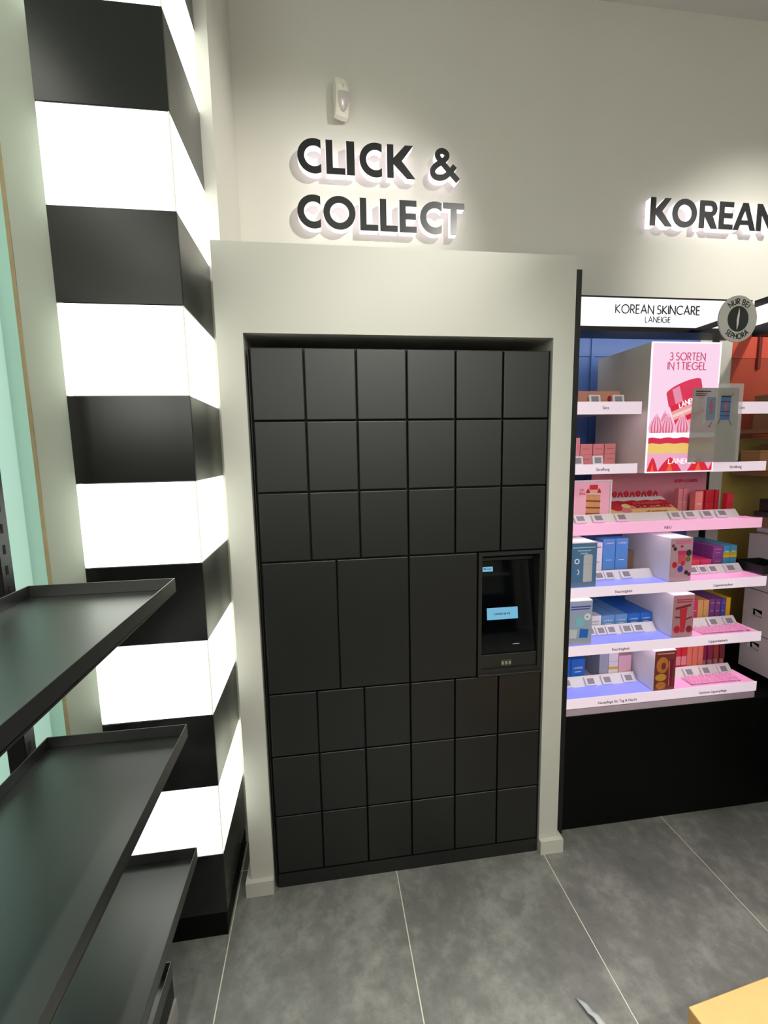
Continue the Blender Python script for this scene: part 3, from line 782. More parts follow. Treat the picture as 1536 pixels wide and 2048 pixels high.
wav = lambda t, n=14, a=.03: [(X0+(xe(t)-X0)*i/n, t+a*math.sin(i*2.1)) for i in range(n+1)]
on_slope('printed_jam', [(X0, .5), (xe(.5), .5)]+list(reversed(wav(.78))), m_berry, .0012)
on_slope('printed_cream', wav(.80)+[(xe(1), 1), (X0, 1)], m_inkw, .0009)
def slope_text(s, x0, x1, t0, hh, m, wgt, lift):
    w, g = stroke_text(s, 1, 1); k = (x1-x0)/w
    sl = Vector((0, .095, .063)); nrm = Vector((0, -.063, .095)).normalized(); L = .114
    vs, fs = merge([ribbon_geo([(px*k, pz*hh) for px, pz in p], wgt*hh, -.0003, 0) for p in g])
    out = []
    for x, y, z in vs:
        p = Vector((x0+x, .205, zN+.022))+sl*(t0+z/L)+nrm*(lift-y); out.append((p.x-1.69, p.y-.25, p.z-zN))
    link('lettering', mesh('lettering', out, fs), m, ck, (1.69, .25, zN))
m_cktxt = mat('print_dark_red', (168, 22, 40), .5)
slope_text('STRAWBERRY', 1.668, 1.812, .56, .014, mat('print_rosewood', (238, 120, 112), .5), .2, .0018)
slope_text('LIP SLEEPING', 1.70, 1.80, .10, .008, m_cktxt, .16, .0018)
slope_text('SHORTCAKE', 1.665, 1.835, .36, .017, m_cktxt, .24, .0018)
on_slope('printed_leaf', [(1.575+.030*math.cos(a*pi/8), .50+.30*math.sin(a*pi/8)) for a in range(16)], c_red, .0016)
on_slope('printed_petal', [(1.625+.022*math.cos(a*pi/8), .48+.13*math.sin(a*pi/8)) for a in range(16)], mat('print_lemon', (246, 220, 150), .5), .0015)
on_slope('printed_petal', [(1.610+.028*math.cos(a*pi/8), .22+.12*math.sin(a*pi/8)) for a in range(16)], mat('print_rose', (232, 140, 150), .5), .0015)
zt = zN+.0855
for k in range(11):
    xx = 1.523+k*.0288
    if k % 2 == 0: flat('scallop', [(xx-.0135, zt), (xx-.009, zt+.016), (xx, zt+.026), (xx+.009, zt+.016), (xx+.0135, zt), (xx+.0085, zt), (xx, zt+.013), (xx-.0085, zt)], .31, m_berry, ck, .004)
    else: flat('scallop', ell(xx, zt+.014, .0115, .014, 0, 360, 16), .31, m_berry, ck, .004)
flat('cream_edge', [(X0, zt-.002), (X1-.022, zt-.002), (X1-.03, zt+.012), (X0, zt+.012)], .314, m_inkw, ck, .002)
bd = thing('header_card', (1.85, .345, zN), 'pink backing board lettered BERRY LOVERS behind the cake display', 'display board')
box('board', 1.52, 2.10, .345, .35, zN, 1.512, mat('board_pink', (228, 150, 168), .3, noise=.02), bd)
text('lettering', 'BERRY LOVERS', 1.935, 2.050, 1.460, .012, .3448, m_berry, bd, .2)
for i, (a, b) in enumerate(((1.876, 1.899), (1.9005, 1.924))):
    carton(f'slim coral pink carton right of the shortcake display, {("left", "right")[i]} one of the pair', 'cartons on the NEU shelf', a, b, .25, .025, zN, .122, c_rose)
carton('slim salmon carton standing foremost on the NEU shelf', 'cartons on the NEU shelf', 1.915, 1.952, .2, .03, zN, .113, pm('salmon', (240, 140, 136)))
for i, (a, b, dy) in enumerate(((1.975, 1.9965, .0), (1.998, 2.0205, .006), (2.022, 2.044, 0), (2.046, 2.068, .004), (2.070, 2.090, .0))):
    carton(f'slim red carton in the row on the NEU shelf, {ORD[i]} from the left', 'cartons on the NEU shelf', a, b, .26+dy, .025, zN, .11-.006*(i == 0), c_red if i else c_rose, ink=c_dkred)
carton('lone slim red carton at the right end of the NEU shelf', 'cartons on the NEU shelf', 2.086, 2.118, .215, .026, zN, .098, c_red, ink=c_dkred)

# shelf Feuchtigkeit / Lippenmasken
def display_box(x0, x1, y0, depth, z0, h, mfront, label):
    t = thing('display_box', ((x0+x1)/2, y0+depth/2, z0), label, 'display box')
    box('body', x0, x1, y0+.0015, y0+depth, z0, z0+h, m_white, t, bevel=.001)
    box('print_panel', x0+.001, x1-.001, y0, y0+.0014, z0+.001, z0+h-.003, mfront, t)
    return t
z3 = 1.0722
d = display_box(1.2745, 1.389, .084, .28, z3, .182, mat('print_steel_blue', (84, 124, 168), .35, noise=.04), 'display box picturing a white bottle on blue, left of the tall blue cartons')
yy = .0838
for k, (a, b, zz) in enumerate(((1.284, 1.382, .160), (1.307, 1.362, .147), (1.318, 1.350, .136))): flat('printed_line', rectpts(a, b, z3+zz, z3+zz+.0045), yy, mat('print_sky', (168, 196, 220), .4), d)
flat('printed_bottle', [(1.332, z3+.022), (1.370, z3+.022), (1.370, z3+.128), (1.364, z3+.134), (1.338, z3+.134), (1.332, z3+.128)], yy, mat('print_bottle', (198, 196, 204), .3), d)
flat('printed_bottle_seam', rectpts(1.332, 1.370, z3+.094, z3+.0955), yy-.0007, c_grey, d)
flat('printed_ring', [ell(1.304, z3+.107, .011, .011, 0, 360, 20), ell(1.304, z3+.107, .0065, .0065, 360, 0, 16)], yy, m_inkw, d)
flat('printed_moon', ell(1.307, z3+.063, .008, .011, -100, 100, 14)+ell(1.301, z3+.063, .010, .011, 70, -70, 10), yy, m_inkw, d)
flat('printed_ground', rectpts(1.277, 1.387, z3+.003, z3+.022), yy, mat('print_slate', (104, 128, 150), .4), d)
carton('white carton behind the blue bottle display', 'cartons on the upper Feuchtigkeit shelf', 1.445, 1.4905, .2, .05, z3, .152, c_white, 'LANEIGE', .86, m_ink)
for i, (a, b) in enumerate(((1.4925, 1.5495), (1.5515, 1.6095))):
    carton(f'tall blue carton, {("left", "right")[i]} one of the pair on the upper Feuchtigkeit shelf', 'cartons on the upper Feuchtigkeit shelf', a, b, .2, .055, z3, .166, c_blue, 'LANEIGE', .87)
carton('plain kraft carton deep on the upper Feuchtigkeit shelf', 'cartons on the upper Feuchtigkeit shelf', 1.66, 1.712, .3, .06, z3, .085, c_brown, lid=False)
d = display_box(1.714, 1.8145, .085, .30, z3, .181, mat('print_mauve', (206, 160, 178), .35, noise=.04), 'display box picturing berries and a pink jar on the Lippenmasken shelf')
yy = .0848
flat('printed_line', rectpts(1.735, 1.805, z3+.166, z3+.170), yy, m_inkp, d); flat('printed_line', rectpts(1.735, 1.805, z3+.158, z3+.162), yy, m_inkp, d)
flat('printed_jar_lid', rectpts(1.748, 1.786, z3+.110, z3+.128), yy, c_mag, d); flat('printed_jar', rectpts(1.750, 1.784, z3+.075, z3+.110), yy, mat('print_candy', (226, 90, 108), .3), d)
flat('printed_lip', ell(1.764, z3+.146, .007, .005), yy, m_berry, d)
for k, (bx_, bz_, br, mm) in enumerate(((1.724, .150, .006, c_wine), (1.733, .137, .007, m_ink), (1.797, .118, .012, m_ink), (1.795, .092, .010, pm('olive', (126, 120, 60))), (1.735, .070, .011, m_berry), (1.762, .052, .012, c_violet), (1.772, .075, .009, c_red), (1.790, .036, .008, m_ink), (1.803, .028, .007, c_wine))):
    flat('printed_berry', ell(bx_, z3+bz_, br, br*1.15, 0, 360, 16), yy-.0006-.0004*(k % 2), mm, d)
# lip mask stacks
for row in range(4):
    for lay in range(2):
        yb = .2+row*.052
        rn = ('front', 'second', 'third', 'rear')[row]; ln = ('lower', 'upper')[lay]
        carton(f'small purple carton, {rn} row, {ln} layer, on the Lippenmasken shelf', 'lip mask cartons', 2.021, 2.0725, yb, .051, z3+lay*.0555, .055, c_purple, 'LANEIGE', .7, c_rose if row == 0 else None, lid=False)
        for q, (a, b) in enumerate(((2.074, 2.107), (2.1085, 2.142))):
            carton(f'cyan and yellow carton, {("left", "right")[q]} column, {rn} row, {ln} layer, on the Lippenmasken shelf', 'lip mask cartons', a, b, yb, .051, z3+lay*.0555, .055, c_cyan, bands=((.02, .22, c_yellow), (.22, .5, c_lime)) if lay else (), lid=True)
for q in range(2):
    carton(f'flat magenta carton on the Lippenmasken shelf, {("left", "right")[q]} one', 'magenta cartons', 1.905+q*.058, 1.961+q*.058, .2, .1, z3, .052, c_mag if q else pm('scarlet_pink', (236, 70, 90)), lid=False)

# shelf Feuchtigkeit / Lippenbalsam
z4 = .8292
d = display_box(1.2745, 1.380, .084, .07, z4, .188, mat('print_pale_blue', (168, 178, 206), .35, noise=.04), 'display box picturing stacked ice cubes and a jar on the lower Feuchtigkeit shelf')
yy = .0838
for k, zz in enumerate((.160, .150)): flat('printed_line', rectpts(1.287, 1.372-.006*k, z4+zz, z4+zz+.005), yy, c_violet, d)
def cube_print(cx, cz, r, m): flat('printed_cube', [(cx-r, cz-r*.9), (cx+r*.8, cz-r), (cx+r, cz+r*.8), (cx-r*.8, cz+r)], yy-.0004, m, d)
cube_print(1.327, z4+.098, .021, mat('print_aqua', (140, 200, 216), .3)); cube_print(1.296, z4+.050, .020, mat('print_ice', (206, 214, 216), .3)); cube_print(1.345, z4+.050, .020, c_deep)
flat('printed_jar', ell(1.358, z4+.119, .014, .014), yy-.0008, m_inkw, d); flat('printed_lip', ell(1.357, z4+.119, .006, .005), yy-.0014, c_grey, d)
flat('printed_ground', rectpts(1.276, 1.378, z4+.003, z4+.028), yy, c_grey, d)
carton('low white carton right of the ice cube display', 'cartons on the lower Feuchtigkeit shelf', 1.44, 1.4995, .2, .05, z4, .071, c_white, 'LANEIGE', .6, c_grey)
for i, (a, b, mm, nm) in enumerate(((1.501, 1.5635, c_light, 'light blue'), (1.565, 1.6235, c_light, 'light blue'), (1.625, 1.684, c_deep, 'deep blue'), (1.6855, 1.744, c_deep, 'deep blue'))):
    for row in range(3):
        carton(f'{nm} carton, {("left", "right")[i % 2]} of its pair, {("front", "middle", "rear")[row]} row on the lower Feuchtigkeit shelf', 'cartons on the lower Feuchtigkeit shelf', a, b, .2+row*.08, .079, z4, .0695, mm, 'LANEIGE' if row == 0 else None, .62, lid=row == 0)
d = display_box(1.746, 1.8445, .089, .30, z4, .182, mat('print_dusty_rose', (190, 138, 150), .35, noise=.04), 'display box picturing a red lip balm tube on the Lippenbalsam shelf')
yy = .0888
for k, zz in enumerate((.158, .148)): flat('printed_line', rectpts(1.762, 1.835, z4+zz, z4+zz+.0045), yy, m_berry, d)
flat('printed_tube', [(1.786, z4+.018), (1.804, z4+.018), (1.812, z4+.125), (1.778, z4+.120)], yy-.0004, c_red, d)
flat('printed_tube_crimp', [(1.758, z4+.118), (1.828, z4+.131), (1.828, z4+.141), (1.758, z4+.128)], yy-.0008, c_dkred, d)
flat('printed_ribbon', [(1.757, z4+.083), (1.784, z4+.080), (1.784, z4+.087), (1.757, z4+.090)], yy, c_dkred, d)
flat('printed_ribbon', [(1.806, z4+.070), (1.836, z4+.080), (1.836, z4+.087), (1.806, z4+.077)], yy, c_dkred, d)
flat('printed_berry', ell(1.769, z4+.032, .014, .016), yy-.0004, m_berry, d); flat('printed_berry', ell(1.826, z4+.030, .014, .015), yy-.0004, c_dkred, d)
for i, (a, b, mm, nm) in enumerate(((1.960, 1.9845, c_mag, 'pink'), (1.986, 2.0135, c_tan, 'tan'), (2.0155, 2.0435, c_tan, 'tan'), (2.0455, 2.0725, c_purple, 'purple'), (2.0745, 2.1025, c_purple, 'purple'), (2.1055, 2.1285, c_violet, 'blue violet'), (2.131, 2.154, c_yellow, 'yellow'))):
    carton(f'tall narrow {nm} carton on the Lippenbalsam shelf, {ORD[i]} from the left', 'lip balm cartons', a, b, .22, .16, z4, .104-.002*(i % 3), mm, 'LANEIGE' if mm in (c_purple, c_violet) else None, .8, lid=mm not in (c_tan, c_yellow))

# lowest shelf
z5 = .6022
carton('deep blue carton at the left end of the lowest shelf', 'cartons on the lowest shelf', 1.340, 1.3645, .2, .08, z5, .107, c_deep, lid=False)
carton('deep blue carton, second at the left end of the lowest shelf', 'cartons on the lowest shelf', 1.3665, 1.432, .2, .12, z5, .105, c_deep, 'LANEIGE', .6)
for row in range(5):
    carton(f'narrow grey carton, {("front", "second", "third", "fourth", "rear")[row]} of the row going back on the lowest shelf', 'cartons on the lowest shelf', 1.500, 1.5425, .2+row*.05, .047, z5, .13, c_grey, lid=False)
carton('white carton with a yellow label on the lowest shelf', 'cartons on the lowest shelf', 1.5445, 1.591, .2, .05, z5, .135, c_white, bands=((.33, .42, c_yellow), (.60, .61, c_grey)), lid=False)
carton('wide pale pink carton on the lowest shelf', 'cartons on the lowest shelf', 1.593, 1.655, .2, .06, z5, .104, c_pale, lid=False)
d = display_box(1.667, 1.7655, .076, .30, z5, .176, mat('print_brown', (134, 62, 58), .35, noise=.1, nscale=20), 'brown display box picturing glazed pastry and a tube on the lowest shelf')
yy = .0758
flat('printed_line', rectpts(1.678, 1.756, z5+.160, z5+.165), yy, c_rose, d)
m_gold = mat('print_golden', (206, 128, 66), .35, noise=.15, nscale=80)
flat('printed_ring', [ell(1.703, z5+.112, .028, .036, 0, 360, 24), ell(1.708, z5+.108, .011, .016, 360, 0, 18)], yy, m_gold, d)
flat('printed_pastry', ell(1.698, z5+.058, .026, .016), yy, mat('print_amber', (216, 160, 70), .35, noise=.15, nscale=80), d)
flat('printed_pastry', ell(1.700, z5+.022, .024, .016), yy, m_gold, d)
flat('printed_tube', [(1.733, z5+.018), (1.748, z5+.018), (1.754, z5+.135), (1.730, z5+.135)], yy-.0004, c_wine, d)
flat('printed_highlight', [(1.734, z5+.018), (1.738, z5+.018), (1.736, z5+.130), (1.731, z5+.130)], yy-.001, c_coral, d)
for i, (a, b, mm, nm) in enumerate(((1.872, 1.900, c_red, 'red'), (1.902, 1.929, c_red, 'red'), (1.931, 1.957, c_coral, 'peach'), (1.959, 1.985, c_coral, 'peach'), (1.987, 2.013, c_coral, 'peach'))):
    carton(f'tall narrow {nm} carton on the lowest shelf, {ORD[i]} from the left of its row', 'tinted lip care cartons', a, b, .2, .10, z5, .14, mm, lid=False, bands=((.25, .55, c_rose),) if mm is c_red else ())
m_cap = mat('tube_cap', (196, 120, 130), .3, noise=.05)
def tube(x, y, z, h, m, label):
    t = thing('lip_tube', (x, y, z), label, 'tube', 'tinted lip tubes')
    n = 12; vs = []; fs = []
    prof = [(.009, .0), (.010, .002), (.010, .045)]
    for r, zz in prof: vs += [(r*math.cos(2*pi*k/n), r*math.sin(2*pi*k/n), zz) for k in range(n)]
    for a in range(2): fs += [(a*n+k, a*n+(k+1) % n, (a+1)*n+(k+1) % n, (a+1)*n+k) for k in range(n)]
    fs += [tuple(range(n)), tuple(2*n+k for k in range(n))]
    link('cap', mesh('cap', vs, fs, False), m_cap, t, (x, y, z))
    vs = []; fs = []
    for (rx, ry, zz) in ((.0125, .0125, .046), (.0135, .011, .07), (.0145, .005, h-.012), (.0145, .0015, h-.006), (.0145, .0015, h)):
        vs += [(rx*math.cos(2*pi*k/n), ry*math.sin(2*pi*k/n), zz) for k in range(n)]
    for a in range(4): fs += [(a*n+k, a*n+(k+1) % n, (a+1)*n+(k+1) % n, (a+1)*n+k) for k in range(n)]
    fs += [tuple(range(n)), tuple(4*n+k for k in range(n))]
    link('body', mesh('tube_body', vs, fs, False), m, t, (x, y, z))
for i, (x, mm) in enumerate(((2.028, c_wine), (2.059, c_wine), (2.090, pm('rust', (150, 60, 50))), (2.121, pm('maroon', (110, 36, 46))))):
    tube(x, .215, z5, .13, mm, f'dark glossy lip tube standing on its cap on the lowest shelf, {ORD[i]} from the left')
# clear tester trays
m_clear = mat('clear_acrylic', (255, 244, 250), .06, trans=.93, ior=1.15)
def tester(x0, x1, z, label):
    t = thing('tester_tray', ((x0+x1)/2, .12, z), label, 'tester tray', 'clear tester trays')
    # acrylic tray with two rows of round wells
    k = 7; st = (x1-x0)/k
    box('tray', x0, x1, .085, .150, z, z+.007, m_clear, t, bevel=.0015)
    for r in range(2):
        for i in range(k):
            cx, cy = x0+st*(i+.5), .102+.030*r; n = 12
            vs = [(a*math.cos(2*pi*q/n), a*math.sin(2*pi*q/n), zz) for a, zz in ((.011, 0), (.0105, .008), (.0085, .008), (.0085, .002)) for q in range(n)]
            fs = [(b*n+q, b*n+(q+1) % n, (b+1)*n+(q+1) % n, (b+1)*n+q) for b in range(3) for q in range(n)]+[tuple(3*n+q for q in range(n))]
            link('well', mesh('well', vs, fs), m_clear, t, (cx, cy, z+.0072))
tester(1.890, 2.125, .8292, 'clear acrylic tester tray on the pink glowing Lippenbalsam shelf')
tester(1.858, 2.100, .6022, 'clear acrylic tester tray on the pink glowing lowest shelf')

# ------------------------------------------------------------------ backlit poster box
PX0, PX1, PZ0, PZ1, PY = 1.564, 1.857, 1.523, 2.017, .066
pb = thing('lightbox_display', ((PX0+PX1)/2, .24, PZ0), 'tall backlit poster box advertising 3 SORTEN IN 1 TIEGEL', 'light box')
box('body', PX0, PX1, PY+.004, .40, PZ0, PZ1, mat('lightbox_side', (224, 216, 206), .5, noise=.02), pb)
E_ = .82
def pr(name, c, e=E_): return mat('backlit_'+name, tuple(v*.45 for v in c), .4, emit=e, emit_col=c)
tv, tf = loops_geo([rectpts(PX0, PX1, PZ0, PZ1), rectpts(PX0+.004, PX1-.004, PZ0+.004, PZ1-.004)], PY-.002, PY+.004)
link('rim', mesh('rim', [(x-PX0, y-PY, z-PZ0) for x, y, z in tv], tf), pr('rim', (255, 246, 252), 1.0), pb, (PX0, PY, PZ0))
ps = box('poster', PX0+.0045, PX1-.0045, PY, PY+.0035, PZ0+.0045, PZ1-.0045, pr('pink', (250, 214, 238), .92), pb)
yy = PY-.0002
x_a, x_b = PX0+.005, PX1-.005
pink1, pink2, redm, whi = pr('rose', (232, 96, 132)), pr('light_rose', (250, 190, 216)), pr('red', (232, 36, 62)), pr('white', (255, 248, 250), 1.0)
flat('poster_sponge', rectpts(x_a, x_b, PZ0+.005, 1.600), yy, pr('sponge_pink', (248, 178, 210)), ps)
w_ = lambda z, a, n=16: [(x_a+(x_b-x_a)*i/n, z+a*math.sin(i*1.7)) for i in range(n+1)]
flat('poster_sponge', [(x_a, 1.598), (x_b, 1.598)]+list(reversed(w_(1.642, .002))), yy-.0005, pr('sponge_yellow', (250, 208, 118)), ps)
flat('poster_jam', w_(1.636, .002)+list(reversed(w_(1.662, .002))), yy-.001, pr('jam', (222, 44, 84)), ps)
flat('poster_cream', w_(1.658, .0025)+[(x_b, 1.678), (x_a, 1.678)], yy-.0015, whi, ps)
# jar, tilted
_u = Vector((math.cos(math.radians(21)), math.sin(math.radians(21)))); _d = Vector((math.sin(math.radians(16)), -math.cos(math.radians(16))))
def rot(p): q = Vector((1.633, 1.824))+_u*p[0]+_d*p[1]; return (q.x, q.y)
jar = lambda pts: [rot(p) for p in pts]
flat('poster_jar', jar([(.004, .05), (.150, .05), (.142, .150), (.014, .150)]), yy-.0010, pr('jar_pink', (250, 168, 178)), ps)
flat('poster_jar_band', jar([(.005, .051), (.150, .051), (.149, .073), (.007, .073)]), yy-.0014, redm, ps)
flat('poster_jar_band', jar([(.009, .086), (.146, .086), (.145, .098), (.010, .098)]), yy-.0014, pr('cream', (252, 222, 206)), ps)
flat('poster_jar_band', jar([(.011, .108), (.144, .108), (.142, .128), (.013, .128)]), yy-.0014, redm, ps)
flat('poster_jar_lid', jar([(0, .052), (.153, .052), (.155, .002)]+[(.078+.077*math.cos(math.radians(t_)), .0-.017*math.sin(math.radians(t_))) for t_ in range(0, 181, 15)]), yy-.0018, pr('lid_red', (228, 58, 92)), ps)
flat('poster_jar_shine', jar([(.030, .051), (.062, .051), (.060, -.009), (.028, -.006)]), yy-.0022, pr('lid_shine', (242, 150, 182)), ps)
w, g = stroke_text('LANEIGE', 1, 1)
v, f = merge([ribbon_geo([rot((.044+px*.088/w, .071-pz*.017)) for px, pz in p], .0034, -.0006, 0, 9*j) for j, p in enumerate(g)])
link('lettering', mesh('jar_text', [(x-1.7, y, z-1.75) for x, y, z in v], f), whi, ps, (1.70, yy-.0024, 1.75))
# whipped swirls
def swirl(cx, zb, r, h, dep):
    n = 10
    L = [(cx+r*math.sin(pi*(.30+.70*(1-t)))*(1-t*.0)*(1 if t < .98 else 0)*(1-t**2.2), zb+h*t) for t in [i/n for i in range(n+1)]]
    prof = [(r*(.86+.35*math.sin(pi*min(t*1.15, 1))*(1-t))*(1-t**2.4), h*t) for t in [i/n for i in range(n+1)]]
    out = [(cx-p, zb+q) for p, q in prof]+[(cx+p, zb+q) for p, q in reversed(prof[:-1])]
    flat('poster_swirl', out, yy-.0020-dep, pink2, ps)
    for s in (-.62, -.2, .22, .64):
        st = [(cx+p*s-.0035*(1-q/h), zb+q) for p, q in prof[:-2]]+[(cx+p*s+.0035*(1-q/h), zb+q) for p, q in reversed(prof[:-2])]
        flat('poster_stripe', st, yy-.0025-dep, pink1, ps)
swirl(1.632, 1.690, .020, .075, 0)
for cx in (1.597, 1.712-.066, 1.709, 1.770, 1.826): swirl(cx, 1.677, .031, .075, .0006)
# strawberries along the foot
for (cx, r) in ((1.592, .024), (1.667, .052), (1.792, .048)):
    out = [(cx-r, PZ0+.005), (cx+r, PZ0+.005), (cx+r*.62, PZ0+.033), (cx+r*.22, PZ0+.054), (cx, PZ0+.060), (cx-r*.22, PZ0+.054), (cx-r*.62, PZ0+.033)]
    flat('poster_strawberry', out, yy-.0010, redm, ps)
    flat('poster_strawberry_core', [(cx-r*.3, PZ0+.005), (cx+r*.25, PZ0+.005), (cx, PZ0+.040)], yy-.0014, pr('orange', (246, 104, 60)), ps)
flat('poster_strawberry', [(x_b-.016, PZ0+.005), (x_b, PZ0+.005), (x_b, PZ0+.04)], yy-.0010, redm, ps)
text('lettering', 'LANEIGE', 1.660, 1.778, 1.558, .018, yy-.0020, whi, ps, .17)
m_ptext = pr('text', (206, 84, 124), .85)
text('lettering', '3 SORTEN', 1.641, 1.790, 1.950, .027, yy, m_ptext, ps, .14)
text('lettering', 'IN 1 TIEGEL', 1.634, 1.797, 1.915, .027, yy, m_ptext, ps, .14)

# ------------------------------------------------------------------ card sleeve in front of the poster
m_sleeve = mat('grey_sleeve', (168, 166, 162), .35, alpha=.72, noise=.03)
m_clear2 = mat('clear_sleeve', (230, 232, 232), .1, alpha=.35)
cs = thing('card_holder', (1.80, .03, 1.5625), 'translucent grey card sleeve with two small pictures before the poster box', 'card holder')
box('back_sheet', 1.843, 1.955, .052, .054, 1.5625, 1.862, m_clear2, cs)
v, f = loops_geo([[(1.712, 1.562), (1.917, 1.562), (1.911, 1.842), (1.717, 1.842)]], .028, .031)
link('sleeve', mesh('sleeve', [(x-1.81, y-.03, z-1.562) for x, y, z in v], f), m_sleeve, cs, (1.81, .03, 1.562))
yy = .0278
m_pb, m_pb2, m_pr = mat('print_bluegrey', (120, 136, 160), .5), mat('print_denim', (78, 112, 160), .5), mat('print_dullred', (172, 96, 112), .5)
flat('picture', rectpts(1.776, 1.814, 1.722, 1.808), yy, m_pb, cs); flat('picture', rectpts(1.836, 1.878, 1.722, 1.810), yy, m_pb2, cs)
for cx in (1.795, 1.857):
    flat('picture_figure', [(cx-.004, 1.745), (cx+.004, 1.745), (cx+.005, 1.770), (cx+.012, 1.772), (cx+.006, 1.782), (cx, 1.798), (cx-.006, 1.782), (cx-.012, 1.772), (cx-.005, 1.770)], yy-.0007, m_pr, cs)
for zz in (1.736, 1.752, 1.790): flat('picture_bar', rectpts(1.836, 1.878, zz, zz+.003), yy-.0007, mat('print_navy', (50, 70, 110), .5), cs)
flat('picture_head', rectpts(1.836, 1.878, 1.807, 1.813), yy-.0007, m_ink, cs)
v, f = merge([ribbon_geo(p, .0016, -.0006, 0) for p in ([(1.878, 1.810), (1.888, 1.822)], [(1.876, 1.722), (1.888, 1.702)], [(1.836, 1.722), (1.831, 1.705)], [(1.789, 1.702), (1.793, 1.695), (1.803, 1.713)])])
link('ink_mark', mesh('ink_mark', [(x-1.83, y, z-1.75) for x, y, z in v], f), m_ink, cs, (1.83, yy, 1.75))
for k, (b, zz) in enumerate(((1.790, 1.827), (1.775, 1.819), (1.768, 1.813))): flat('printed_line', rectpts(1.727, b, zz, zz+(.004 if k == 0 else .0025)), yy, m_ink, cs)
box('foot', 1.80, 1.86, .0325, .0625, 1.566, 1.5675, m_clear2, cs)

# ------------------------------------------------------------------ round badge
bc = thing('round_badge', (1.902, .05, 2.015), 'round grey badge reading NUR BEI SEPHORA hung before the header', 'badge')
bx, bz, br = 1.900, 2.0995, .0815
m_badge = mat('badge_grey', (200, 198, 190), .45, noise=.02)
v, f = loops_geo([ell(0, 0, br, br*1.04, 0, 360, 64)], -.003, .003)
link('disc', mesh('disc', v, f), m_badge, bc, (bx, .05, bz))
v, f = loops_geo([ell(0, 0, .0445, .0465, 0, 360, 48)], -.0006, 0)
link('emblem_disc', mesh('emblem', v, f), m_inkb, bc, (bx, .0469, bz))
fl_l = [(.004, -.040), (-.001, -.028), (-.003, -.010), (-.001, .006), (.001, .018), (.001, .030), (.0, .040)]
fl_r = [(.006, .030), (.0075, .016), (.006, .002), (.005, -.012), (.006, -.026)]
v, f = loops_geo([[(x*1.0, z) for x, z in [(-.0035, -.040), (-.0045, -.022), (-.006, -.006), (-.004, .010), (-.001, .024), (.001, .040), (.004, .026), (.0045, .012), (.003, -.002), (.003, -.016), (.000, -.030)]]], -.0012, -.0006)
link('emblem_flame', mesh('flame', v, f), m_white, bc, (bx, .0469, bz))
def ring_text(s, r, h, a0, a1, flip):
    adv = [GL[c][0] if c != ' ' else .15 for c in s]
    gap = .30; tot = sum(adv)+gap*(len(s)-1); x = 0; geos = []
    for c, ad in zip(s, adv):
        for p in GL[c][1]:
            pts = []
            for px, pz in p:
                t = (x+px)/tot; ang = math.radians(a0+(a1-a0)*t)
                rr = r+pz*h if not flip else r-pz*h
                pts.append((rr*math.sin(ang), rr*math.cos(ang)*1.04))
            # subdivide long strokes a little so they stay straight
            geos.append(ribbon_geo(pts, h*.19, -.0006, 0))
        x += ad+gap
    v, f = merge(geos)
    link('lettering', mesh('ring_text', v, f), m_inkb, bc, (bx, .0469, bz))
ring_text('NUR BEI', .0515, .0185, -43, 43, False)
ring_text('SEPHORA', .0705, .0185, 225, 135, True)
box('hanger', bx-.03, bx+.03, .0535, HY-.0005, 2.105, 2.109, m_dark, bc)

# ================================================================== RIGHT-HAND UNIT (turns the corner)
RXF = 2.30
ru = thing('corner_unit', (2.6, -.1, 0), 'corner shelving unit at the right edge with coral back panel and tan boxes', 'shelving unit')
m_coral = mat('coral_back', (214, 88, 70), .3, noise=.03); m_goldb = mat('gold_back', (168, 148, 74), .35, noise=.06)
box('back_panel', 2.337, 3.0, BY, BY+.012, 2.052, 2.29, m_coral, ru)
box('back_panel', 2.337, 3.0, BY+.002, BY+.012, 1.66, 2.05, mat('coral_back_low', (176, 74, 56), .25, noise=.03), ru)  # shadow below the seam put into a darker coral
box('back_panel', 2.337, 3.0, BY+.002, BY+.012, .57, 1.658, m_goldb, ru)
box('back_upright', 2.475, 2.492, BY-.01, BY-.0005, 2.0, 2.29, mat('dark_red_post', (120, 44, 36), .4), ru)
box('filler_panel', 2.1572, 2.224, BY, BY+.012, .56, 2.29, m_wall, ru)
box('upright', 2.225, 2.258, BY-.006, BY+.02, .53, 2.29, m_dark, ru)
box('filler_panel', 2.259, 2.336, BY, BY+.012, .56, 2.29, m_wall, ru)
box('base_cabinet', RXF+.02, 3.0, -1.5, BY, 0, .56, m_base, ru)
box('corner_base', 2.1575, RXF+.0195, .070, BY, .05, .527, m_base, ru, bevel=.001)
box('kick_plate', 2.1575, RXF+.0195, .082, BY, 0, .0495, m_base, ru)
for (z, y1) in ((1.70, .46), (1.50, .46), (1.24, .30)):
    box('shelf', 2.345, 2.95, -1.4 if z < 1.3 else .10, y1, z-.02, z, m_deck if z < 1.3 else mat('tan_shelf', (150, 104, 72), .4), ru)
